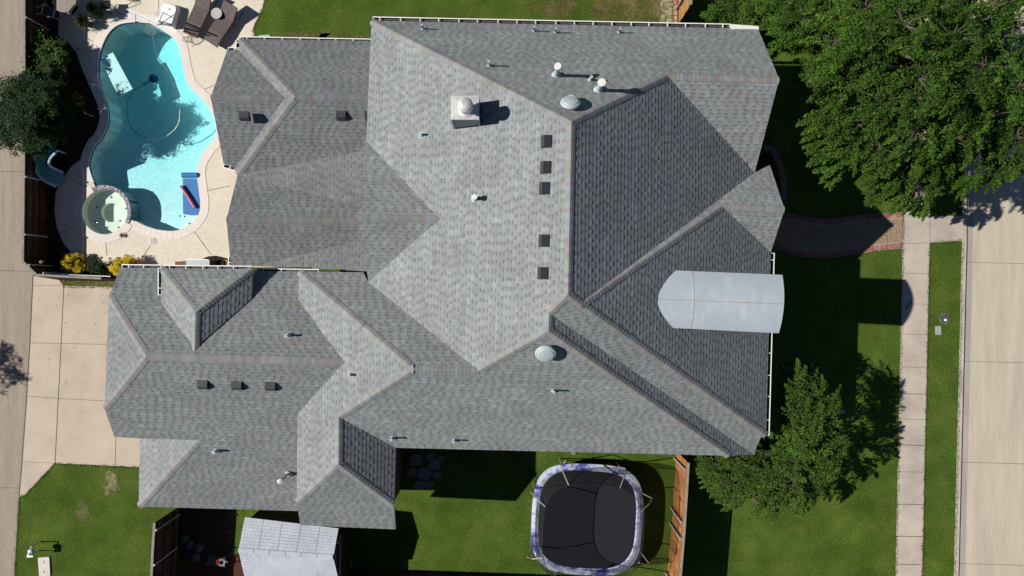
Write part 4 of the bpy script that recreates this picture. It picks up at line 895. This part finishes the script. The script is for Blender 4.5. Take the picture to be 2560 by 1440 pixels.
# small poolside things
def disc(name, px, py, r, z, m, label, cat, grp=None, m2=None):
    p = at(px, py, z); b = MB(); b.lathe((p.x, p.y, z-.012), [(r, 0), (r, .012), (r*.97, .016)], m, 24); b.lathe((p.x, p.y, z), [(r*.5, .005), (r*.49, .008)], m2 or m, 20); return tag(b.build(name), label, cat, grp)
disc('skimmer_lid', 396, 34, .145, .02, M['lightgrey'], 'round grey skimmer lid north of the pool by the white stand base', 'skimmer lid', 'round skimmer lids in the patio')
disc('skimmer_lid', 383, 602, .145, .02, M['lightgrey'], 'round grey skimmer lid south of the pool', 'skimmer lid', 'round skimmer lids in the patio')
b = MB(); b.tube([at(210, 282, .3), at(233, 291, .3)], .018, M['white'], 8); tag(b.build('net_handle'), 'thin white rod over the dark mulch bed west of the pool', 'rod')  # white handle of a pool net, not a lamp
b = MB(); b.tube([at(172, 687, 1.0), at(276, 691, 1.0)], .022, M['white'], 8); b.tube([at(128, 684, 1.0), at(172, 687, 1.0)], .03, M['navy'], 8); tag(b.build('pool_pole'), 'long white pool pole hung along the corner fence', 'pole')
b = MB(); b.lathe(at(104, 655, 1.2), [(.01,-.08),(.06,-.06),(.085,0),(.06,.06),(.01,.08)], M['copper'], 16); tag(b.build('gazing_ball'), 'small shiny copper ball above the alley corner fence', 'garden ornament')
# equipment beside the garage corner
p = at(466, 664); b = MB(); b.box((p.x, p.y, 0), .42, .3, .5, M['rustbox'], .05); b.box((p.x, p.y, .5), .46, .34, .03, M['rustbox'], .05); tag(b.build('storage_box'), 'small rust brown box between the garage roof and the patio', 'box')
p = at(516, 660); t = thing('grill_table', (p.x, p.y, 0), 'grey steel side table north of the garage roof', 'table')
b = MB(); b.box((p.x, p.y-.05, .80), 1.0, .45, .03, M['galv'], -.02); b.build('tabletop', t); b = MB(); b.box((p.x, p.y+.16, .83), 1.0, .04, .10, M['white'], -.02); b.build('splashback', t)
for dx in (-.45, .45): b = MB(); b.box((p.x+dx, p.y, 0), .05, .3, .8, M['grey_black']); b.build('leg', t)
p = at(563, 658, .45); b = MB()
for k in range(5): b.tube([Vector((p.x+(.10+.012*k)*math.cos(a/10), p.y+(.10+.012*k)*math.sin(a/10), .42+.02*k)) for a in range(0, 64, 3)], .012, M['yellow'], 6)
b.box((p.x, p.y, 0), .2, .2, .42, M['grey_black']); tag(b.build('hose_reel'), 'coil of yellow hose beside the steel side table', 'hose')
b = MB(); P = [at(x, y, .05) for x, y in ((634,97),(650,88),(672,87),(682,96),(680,110),(640,110))]; b.poly(P, .05, M['mintpad'], thick=.05); tag(b.build('splash_pad'), 'mint green plastic pad on the lawn just above the low roof', 'pad')
# utility and street things
p = at(112, 1416); b = MB(); rr_ = [( -.24,-.40),(-.20,-.42),(.20,-.42),(.24,-.40),(.25,.38),(.21,.42),(-.21,.42),(-.25,.38)]; q = [Vector((p.x+x*1.0-y*.06, p.y+y*1.0+x*.06, 0)) for x, y in rr_]
b.poly(q, .05, M['utility'], thick=.05); b.box((p.x, p.y+.22, .05), .025, .11, .006, M['black']); b.box((p.x, p.y-.22, .05), .025, .11, .006, M['black']); tag(b.build('utility_cover'), 'pale rectangular utility cover in the corner lawn', 'utility cover')
BP = thing('backflow_preventer', at(103, 1362), 'silver irrigation pipe loop with a valve standing in the corner lawn', 'pipe valve')
p = at(101, 1366); b = MB(); b.tube([(p.x-.06, p.y-.18, 0), (p.x-.06, p.y-.18, .55), (p.x+.02, p.y+.22, .60), (p.x+.02, p.y+.22, 0)], .028, M['galv'], 8); b.build('pipe', BP)
b = MB(); b.lathe((p.x, p.y, .52), [(.03,-.05),(.12,0),(.13,.08),(.10,.14),(.02,.16)], M['galv'], 12); b.tube([(p.x-.04,p.y-.1,.56),(p.x-.04,p.y-.1,.72)], .05, M['white'], 8); b.build('valve', BP)
b = MB(); b.box((p.x-.02, p.y-.20, .58), .26, .08, .05, M['white'], .1); b.build('handle', BP)
MH = thing('manhole', at(2361, 796), 'round dark manhole with a white marker in the verge', 'manhole'); p = at(2361, 796); b = MB(); b.lathe((p.x, p.y, 0), [(.22, -.02), (.22, .012), (.19, .018)], M['manhole'], 28); b.lathe((p.x, p.y, 0), [(.25, -.02), (.25, .006), (.24, .007)], M['patch'], 28); b.build('cover', MH); q = at(2363, 800); b = MB(); b.lathe((q.x, q.y, 0), [(.055, .016), (.05, .05), (.02, .055)], M['white'], 16); b.build('marker', MH)
p = at(2345, 826); b = MB(); b.box((p.x, p.y, 0), .26, .39, .02, M['meter'], .06); tag(b.build('meter_lid'), 'rectangular grey green meter lid in the verge beside the manhole', 'meter lid')
p = at(2272, 761); b = MB(); b.box((p.x, p.y, .014), .10, .42, .008, M['teal'], -.55); tag(b.build('teal_plate'), 'narrow teal plate on the sidewalk inside the arched shadow', 'plate')
p = at(2105, 1029); b = MB(); b.box((p.x, p.y, 0), .2, .10, .06, M['lightgrey'], .4); tag(b.build('yard_marker'), 'small grey marker on the lawn beside the crape myrtle', 'marker')
# brick mailbox column at the lower right
MX = thing('mailbox_column', at(2390, 1475), 'red brick mailbox column at the kerb by the bottom edge', 'mailbox'); p = at(2385, 1490); b = MB(); 
for k in range(18):
    for j in range(4):
        for s_ in (-1, 1):
            o_ = (k % 2)*.06; b.box((p.x-.27+j*.18+(.04 if k % 2 else 0), p.y+s_*.30, .08*k), .165, .10, .07, M['redbrick'], 0, R.choice([(.30,.12,.09),(.24,.1,.08),(.34,.16,.12)])); b.box((p.x+s_*.30, p.y-.25+j*.165, .08*k), .10, .15, .07, M['redbrick'], 0, R.choice([(.30,.12,.09),(.24,.1,.08),(.34,.16,.12)]))
b.box((p.x, p.y, 0), .62, .6, 1.42, M['mortar']); b.build('column', MX); b = MB(); b.box((p.x, p.y, 1.44), .74, .72, .07, M['stone']); b.build('cap', MX); b = MB(); b.box((p.x+.36, p.y, 1.0), .02, .25, .22, M['black']); b.build('door', MX)
# stepping stones in the side yard
for k, (x, y, r) in enumerate([(1040,1150,22),(1060,1185,24),(1088,1160,20),(1095,1187,13),(1050,1212,18),(1073,1212,13),(1032,1180,14),(1075,1140,14),(1103,1145,11)]):
    n_ = 6; P = G([(x+r*R.uniform(.75, 1.05)*math.cos(i*2*math.pi/n_+k), y+r*R.uniform(.65, .9)*math.sin(i*2*math.pi/n_+k)) for i in range(n_)]); b = MB(); b.poly(P, .03, M['stone'], thick=.03)
    tag(b.build('stepping_stone'), 'dark flagstone in the shaded strip below the main roof', 'stepping stone', 'flagstones in the shaded side yard')
for k, (x, y) in enumerate([(1434,1133),(1693,1135)]):
    P = G([(x+6*math.cos(i), y+4*math.sin(i)) for i in range(6)]); b = MB(); b.poly(P, .04, M['stone'], thick=.04); tag(b.build('rock'), ['small pale rock on the lawn under the long eave above the trampoline', 'small pale rock at the head of the cedar fence'][k], 'rock')
# clutter on the deck: mower, bags, red can
def mower():
    p = at(548, 1398); t = thing('lawn_mower', (p.x, p.y, 0), 'dark lawn mower with a coiled cord on the shaded deck beside the shed', 'lawn mower')
    b = MB(); b.box((p.x, p.y, .12), .75, .42, .16, M['grey_black'], -.1); b.box((p.x-.05, p.y-.16, .20), .8, .05, .05, M['lightgrey'], -.08); b.build('deck', t)
    b = MB(); b.lathe((p.x+.05, p.y+.05, .28), [(.15, 0), (.15, .14), (.10, .18)], M['redplastic'], 18); b.build('engine', t)
    b = MB(); b.tube([(p.x+.3, p.y-.15, .25), (p.x+.65, p.y+.28, .9), (p.x+.75, p.y+.22, .9)], .016, M['lightgrey'], 6); b.tube([(p.x+.35, p.y+.15, .25), (p.x+.58, p.y+.42, .9)], .016, M['lightgrey'], 6); b.build('handle', t)
    for dx in (-.3, .3):
        for dy in (-.24, .24): b = MB(); b.tube([(p.x+dx, p.y+dy-.02, .11), (p.x+dx, p.y+dy+.02, .11)], .11, M['black'], 14); b.build('wheel', t)
    b = MB(); [b.tube([Vector((p.x+.28+rk*math.cos(a/10), p.y+.02+rk*math.sin(a/10), .42)) for a in range(0, 66, 4)], .008, M['lightgrey'], 5) for rk in (.10, .13, .16)]; b.build('cord', t)
mower()
for k, (x, y) in enumerate([(462,1347),(475,1360),(498,1368),(490,1392)]):
    p = at(x, y, .1); b = MB(); b.lathe((p.x, p.y, 0), [(.16, 0), (.22, .12), (.17, .28), (.05, .36)], M['sack'], 9); tag(b.build('sack'), 'grey lumpy sack in the shade behind the corner fence', 'sack', 'sacks behind the corner fence')

# ------------------------------------------------------------------ plants
def leaf_mesh(name, parent, C, sizes, cols, up=0.55, asp=.55, seed=1):
    rg = np.random.default_rng(seed); n = len(C)
    nr = rg.normal(size=(n, 3)); nr /= np.linalg.norm(nr, axis=1)[:, None]; nr[:, 2] = np.abs(nr[:, 2]); nr = nr*(1-up)+np.array([0, 0, up]); nr /= np.linalg.norm(nr, axis=1)[:, None]
    t = rg.normal(size=(n, 3)); t -= (t*nr).sum(1)[:, None]*nr; t /= np.linalg.norm(t, axis=1)[:, None]; bt = np.cross(nr, t)
    s = sizes[:, None]; V_ = np.stack([C-t*s, C+bt*s*asp-nr*s*.1, C+t*s, C-bt*s*asp-nr*s*.1], 1).reshape(-1, 3)
    me = bpy.data.meshes.new(name); me.vertices.add(4*n); me.vertices.foreach_set('co', V_.astype('f').ravel()); me.loops.add(4*n); me.loops.foreach_set('vertex_index', np.arange(4*n, dtype='i'))
    me.polygons.add(n); me.polygons.foreach_set('loop_start', np.arange(0, 4*n, 4, dtype='i')); me.polygons.foreach_set('loop_total', np.full(n, 4, dtype='i')); me.update(calc_edges=True)
    a = me.attributes.new('col', 'FLOAT_COLOR', 'FACE'); a.data.foreach_set('color', np.concatenate([cols, np.ones((n, 1))], 1).astype('f').ravel()); me.materials.append(M['leaf'])
    o = bpy.data.objects.new(name, me); S.collection.objects.link(o)
    if parent is not None: o.parent = parent; o.matrix_parent_inverse = parent.matrix_basis.inverted()
    return o
def tree(name, label, cat, base, clumps, leaves=900, size=.055, base_col=(.045, .095, .018), tip=(.10, .17, .03), limbs=True, group=None, seed=3, twigs=14, flat=.65, trunk_r=.16, fork=.35, spread=.16, radial=0.0, slen=.38):
    rg = np.random.default_rng(seed); p = at(*base); t = thing(name, (p.x, p.y, 0), label, cat, group)
    cs = []
    for x, y, z, r in clumps: cs.append((np.array(at(x, y, z)), r*CH/FP*(CH-z)/CH))
    C = []; K = []; SZ = []; tw = []
    for c, r in cs:
        tone = rg.uniform(.68, 1.2); nt_ = twigs
        for k in range(nt_):
            a = rg.uniform(0, 2*math.pi); e = rg.uniform(-.35, 1)**1; rad = r*rg.uniform(.45, 1.0)
            q = c+np.array([math.cos(a)*math.cos(e), math.sin(a)*math.cos(e), math.sin(e)*flat])*rad
            out = q-c; out /= np.linalg.norm(out)+1e-6; rad_ = np.array([c[0]-p.x, c[1]-p.y, 0.]); rad_ /= np.linalg.norm(rad_)+.5; out = out*.7+rad_*radial; out /= np.linalg.norm(out)+1e-6; out[2] -= .18
            m = int(leaves/nt_*rg.uniform(.6, 1.3)); u = rg.uniform(-1, 1, m); L_ = r*slen
            P_ = q+out*(u*L_)[:, None]+rg.normal(size=(m, 3))*np.array([1, 1, .6])*r*spread*(1.2-np.abs(u))[:, None]
            P_[:, 2] -= (np.clip(u, 0, 1)**2)*L_*.35; P_[:, 2] = np.maximum(P_[:, 2], .05)
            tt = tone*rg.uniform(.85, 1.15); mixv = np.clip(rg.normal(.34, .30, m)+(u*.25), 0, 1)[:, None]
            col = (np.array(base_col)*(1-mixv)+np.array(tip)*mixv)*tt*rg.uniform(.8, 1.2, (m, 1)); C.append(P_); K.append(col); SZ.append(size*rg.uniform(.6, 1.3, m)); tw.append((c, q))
    C = np.concatenate(C); K = np.concatenate(K); SZ = np.concatenate(SZ)
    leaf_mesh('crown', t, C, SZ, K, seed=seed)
    b = MB(); zt = max(.4, min(c[2] for c, r in cs)*fork+.3) if limbs else .3; top = Vector((p.x, p.y, zt)); b.tube([(p.x, p.y, -.05), (p.x+.03, p.y, zt*.5), top], [trunk_r*1.25, trunk_r, trunk_r*.85], M['bark'], 10); b.build('trunk', t)
    if limbs:
        b = MB()
        for c, r in cs:
            c_ = Vector(c); m_ = top.lerp(c_, .5)+Vector((R.uniform(-.2,.2), R.uniform(-.2,.2), .25)); b.tube([top, m_, c_], [trunk_r*.5, trunk_r*.3, trunk_r*.10], M['bark'], 6)
        for c, q in tw:
            if R.random() < .8: b.tube([c, (Vector(c)+Vector(q))/2, q], [.022, .014, .006], M['bark'], 4, cap=False)
        b.build('limb', t)
    return t
# big shade trees over the street corner, canopy outlines as in the photo
big0 = [(2010,40,5.2,62),(2070,110,6.0,72),(1965,95,4.6,50),(2100,210,5.6,70),(2040,190,5.0,52),(2060,290,4.6,58),(2130,310,5.4,70),(2050,360,4.0,48),(2110,400,4.4,52),(2075,440,3.8,30),(2180,120,6.8,84),(2200,250,6.6,80),
 (2200,370,5.4,66),(2260,60,7.0,80),(2290,190,7.2,88),(2290,330,6.2,72),(2260,420,4.8,56),(2210,450,4.2,40),(2200,480,3.8,34),(2290,470,4.2,48),(2300,515,3.6,26),(2380,90,7.0,86),(2390,230,7.0,84),(2380,350,6.0,66),(2340,430,5.0,44),(2460,160,6.8,84),(2470,290,6.2,76),
 (2440,390,5.2,54),(2480,430,4.6,40),(2540,70,6.6,84),(2550,220,6.4,84),(2540,340,5.6,66),(2555,430,4.8,44),(2480,20,6.6,76),(2360,0,6.8,76),(2160,20,6.4,74),(2260,-40,6.6,80),(2400,-70,6.4,80),(2540,-60,6.2,80),(2640,100,6.0,84),(2640,260,5.8,80),(2640,390,5.2,60),(2060,-40,5.6,70),(2410,460,4.4,30),(2240,510,3.7,24)]
rb_ = random.Random(4); big = big0+[(x+rb_.uniform(-25,25)-(x-1280)*.03, y+rb_.uniform(-25,25)-(y-720)*.03, z-1.7, r*1.02) for k, (x, y, z, r) in enumerate(big0) if r > 60 and k % 5 < 4]
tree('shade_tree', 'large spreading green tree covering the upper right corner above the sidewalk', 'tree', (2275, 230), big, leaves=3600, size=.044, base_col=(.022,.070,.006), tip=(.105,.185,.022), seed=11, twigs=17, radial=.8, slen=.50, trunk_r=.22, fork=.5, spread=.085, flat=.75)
tree('shade_tree', 'small rounded tree beyond the main roof at the top, left of the large canopy', 'tree', (1830, 25), [(1800,10,2.6,44),(1850,25,3.0,48),(1900,5,3.4,50),(1830,-30,3.0,50),(1790,45,2.2,30),(1890,45,2.8,34),(1930,35,3.8,44),(1945,80,3.6,34)], leaves=2600, size=.042, base_col=(.036,.088,.010), tip=(.09,.17,.02), seed=12, trunk_r=.08)
crape = [(x-6, y-8, z, r*1.06) for x, y, z, r in [(1990,945,3.0,34),(2020,985,3.6,50),(1975,1000,2.8,34),(2060,1000,3.4,40),(2000,1050,3.6,52),(2070,1060,3.4,46),(1960,1080,3.0,40),(2030,1110,3.6,54),(2080,1120,3.0,34),(1975,1150,3.2,44),(1920,1130,2.8,36),(2040,1170,3.2,46),(1900,1190,3.0,46),(1850,1160,2.4,40),(1800,1165,2.0,34),(1780,1190,1.8,30),(1830,1210,2.4,40),(1960,1220,3.0,50),(2030,1215,2.6,36),(1890,1250,2.6,40),(1950,1270,1.7,36),(2005,1265,2.2,26),(1840,1255,2.0,28),(1790,1225,1.1,24),(1970,920,2.4,14),(2025,930,2.4,13),(2095,1075,2.8,22)]]
tree('crape_myrtle', 'loose green tree growing by the front corner of the house beside the cedar fence', 'tree', (1935, 1120), crape, leaves=2700, size=.038, base_col=(.040,.090,.012), tip=(.105,.175,.022), seed=13, twigs=17, radial=.9, slen=.60, trunk_r=.10, spread=.10)
hol = [(25,262,1.9,58),(85,245,2.6,58),(55,300,2.5,62),(120,270,2.4,50),(115,315,2.0,50),(30,330,1.8,46),(90,345,1.6,42),(150,290,1.7,36),(70,215,2.0,34),(10,290,2.0,50),(145,235,1.6,30),(95,275,1.3,70),(75,300,2.9,44),(100,262,3.0,40),(110,320,1.0,48),(60,240,1.2,46)]
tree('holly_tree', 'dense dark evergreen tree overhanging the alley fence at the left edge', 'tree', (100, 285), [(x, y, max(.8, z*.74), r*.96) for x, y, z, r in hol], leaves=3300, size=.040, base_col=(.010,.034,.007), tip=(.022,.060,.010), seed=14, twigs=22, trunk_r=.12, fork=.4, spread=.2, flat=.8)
tree('holly_tree', 'bushy dark green tree in the planting bed above the evergreen', 'tree', (125, 150), [(110,115,.9,34),(138,130,.8,30),(100,150,1.0,34),(134,165,.8,32),(110,190,.9,32),(90,120,.8,24),(155,150,.6,20)], leaves=2200, size=.045, base_col=(.032,.075,.008), tip=(.085,.15,.018), seed=15, twigs=18, trunk_r=.07, fork=.3, spread=.2)
bush = lambda nm, lb, base, cl, **k: tree(nm, lb, 'bush', base, cl, limbs=False, trunk_r=.03, fork=0, **k)
bush('yellow_bush', 'round golden yellow bush by the corner fence, left of the pair', (183, 660), [(183,660,.45,20),(172,650,.35,15),(195,650,.35,15),(172,670,.35,14),(196,668,.35,14)], leaves=1300, size=.03, base_col=(.42,.30,.012), tip=(.85,.64,.04), seed=21, twigs=20, spread=.22, flat=.9, group='golden bushes along the corner fence')
bush('yellow_bush', 'golden yellow bush partly under the garage gutter, right of the pair', (308, 664), [(308,660,.5,20),(295,668,.4,17),(325,655,.4,16),(332,664,.4,14),(298,682,.3,12)], leaves=1300, size=.03, base_col=(.42,.30,.012), tip=(.85,.64,.04), seed=22, twigs=20, spread=.22, flat=.9, group='golden bushes along the corner fence')
bush('yellow_shrub', 'sparse yellow green shrub at the foot of the dark evergreen', (200, 258), [(195,250,.9,15),(203,265,.8,13),(190,240,.9,10)], leaves=420, size=.035, base_col=(.10,.085,.012), tip=(.24,.19,.03), seed=23)
bush('mulch_shrub', 'dark low shrub between the two golden bushes', (240, 668), [(235,665,.5,18),(250,660,.4,15)], leaves=700, size=.04, base_col=(.018,.04,.012), tip=(.04,.07,.02), seed=24)
def blades(name, label, cat, px, py, r, n, h, cols, seed, z0=0):
    rg = random.Random(seed); p = at(px, py); t = thing(name, (p.x, p.y, z0), label, cat); b = MB()
    for i in range(n):
        a = rg.uniform(0, 6.283); L = r*rg.uniform(.5, 1.1); w_ = .012; d = Vector((math.cos(a), math.sin(a), 0)); s_ = Vector((-d.y, d.x, 0))*w_; o = Vector((p.x, p.y, z0)); m_ = o+d*L*.55+Vector((0, 0, h*rg.uniform(.7, 1))); e = o+d*L+Vector((0, 0, h*rg.uniform(.1, .7)))
        b.face([o-s_, o+s_, m_+s_*1.2, m_-s_*1.2], M['leaf'], rg.choice(cols)); b.face([m_-s_*1.2, m_+s_*1.2, e], M['leaf'], rg.choice(cols))
    b.build('leaves', t); return t
YL = [(.05,.10,.03),(.08,.13,.05),(.03,.07,.02)]
blades('yucca', 'spiky green yucca between the golden bushes', 'plant', 262, 672, .42, 90, .35, YL, 1)
blades('spiky_plant', 'tiny dry spiky plant on the spa coping', 'plant', 308, 588, .15, 26, .08, [(.20,.12,.07),(.12,.07,.05),(.25,.2,.12)], 2, .05)
def palm(px, py, r, label, cols, seed, h=.7, pot='terracotta'):
    t = blades('potted_palm', label, 'potted plant', px, py, r, 150, h, cols, seed); p = at(px, py); b = MB(); b.lathe((p.x, p.y, .012), [(.12, 0), (.17, .28), (.15, .29)], M[pot], 18); b.build('pot', t)
palm(253, 35, .48, 'dark potted palm nearer the patio table', [(.02,.035,.015),(.035,.05,.02)], 4, .8, 'black')
palm(222, 62, .42, 'potted palm with yellowing fronds at the edge of the patio shade', [(.09,.085,.03),(.17,.14,.06),(.05,.06,.02)], 5, .6, 'black')
blades('spiky_plant', 'dry reddish plant at the top edge of the patio', 'plant', 330, -6, .3, 60, .3, [(.25,.10,.06),(.16,.07,.05)], 6)
# the tree left of the picture whose shadow falls on the alley
tree('alley_tree', 'tree standing across the alley whose shadow reaches the concrete', 'tree', (-765, 960), [(-765+dx, 960+dy, 4.2+dz, 62) for dx, dy, dz in ((0,0,1.2),(70,-40,.3),(60,50,.2),(-60,-40,.2),(-50,60,0),(10,-90,0),(20,105,-.4),(45,150,-.3),(40,-140,-.2),(80,10,.2),(60,-90,-.3),(75,90,-.5))], leaves=1400, size=.06, seed=31, twigs=15)
# ------------------------------------------------------------------ turf creeping over the concrete edges
def turf(lines, seed=9, per=150, w=.035):
    rg = np.random.default_rng(seed); C = []
    for ln, sg in lines:
        P = G(ln)
        for a, c in zip(P[:-1], P[1:]):
            L = (c-a).length; n = int(L*per); u = rg.uniform(0, 1, n); d = (c-a)/L; nn = np.array([d.y, -d.x, 0])*sg
            q = np.array(a)+np.outer(u, np.array(c-a))+np.outer(rg.normal(-.012, w, n)+.02*np.sin(u*L*9), nn); q[:, 2] = .025+rg.uniform(0, .02, n); C.append(q)
    C = np.concatenate(C); n = len(C); K = np.array([.05, .092, .018])*rg.uniform(.6, 1.35, (n, 1)); o = leaf_mesh('grass', None, C, rg.uniform(.012, .028, n), K, up=.2, asp=.35, seed=seed); tag(o, 'short green grass blades creeping over the concrete edges', 'grass', kind='stuff')
swl = [(2262,500),(2258,540),(2256,600)]+[(sw_l(y), y) for y in range(650,1600,100)]; swr = [(2324,607)]+[(sw_r(y), y) for y in range(700,1600,100)]
crb = [(curb_x(y)-10.5, y) for y in range(607, 1600, 100)]
turf([(swl, 1), (swr, -1), (crb, 1), ([(420,1170),(350,1168),(137,1158),(62,1238),(48,1242),(36,1440)], 1), ([(158,716),(285,718)], -1), ([(640,110),(632,75),(640,55),(655,25),(662,0)], 1), ([(2324,607),(2405,602)], 1), (dn, 1), (up, -1)])
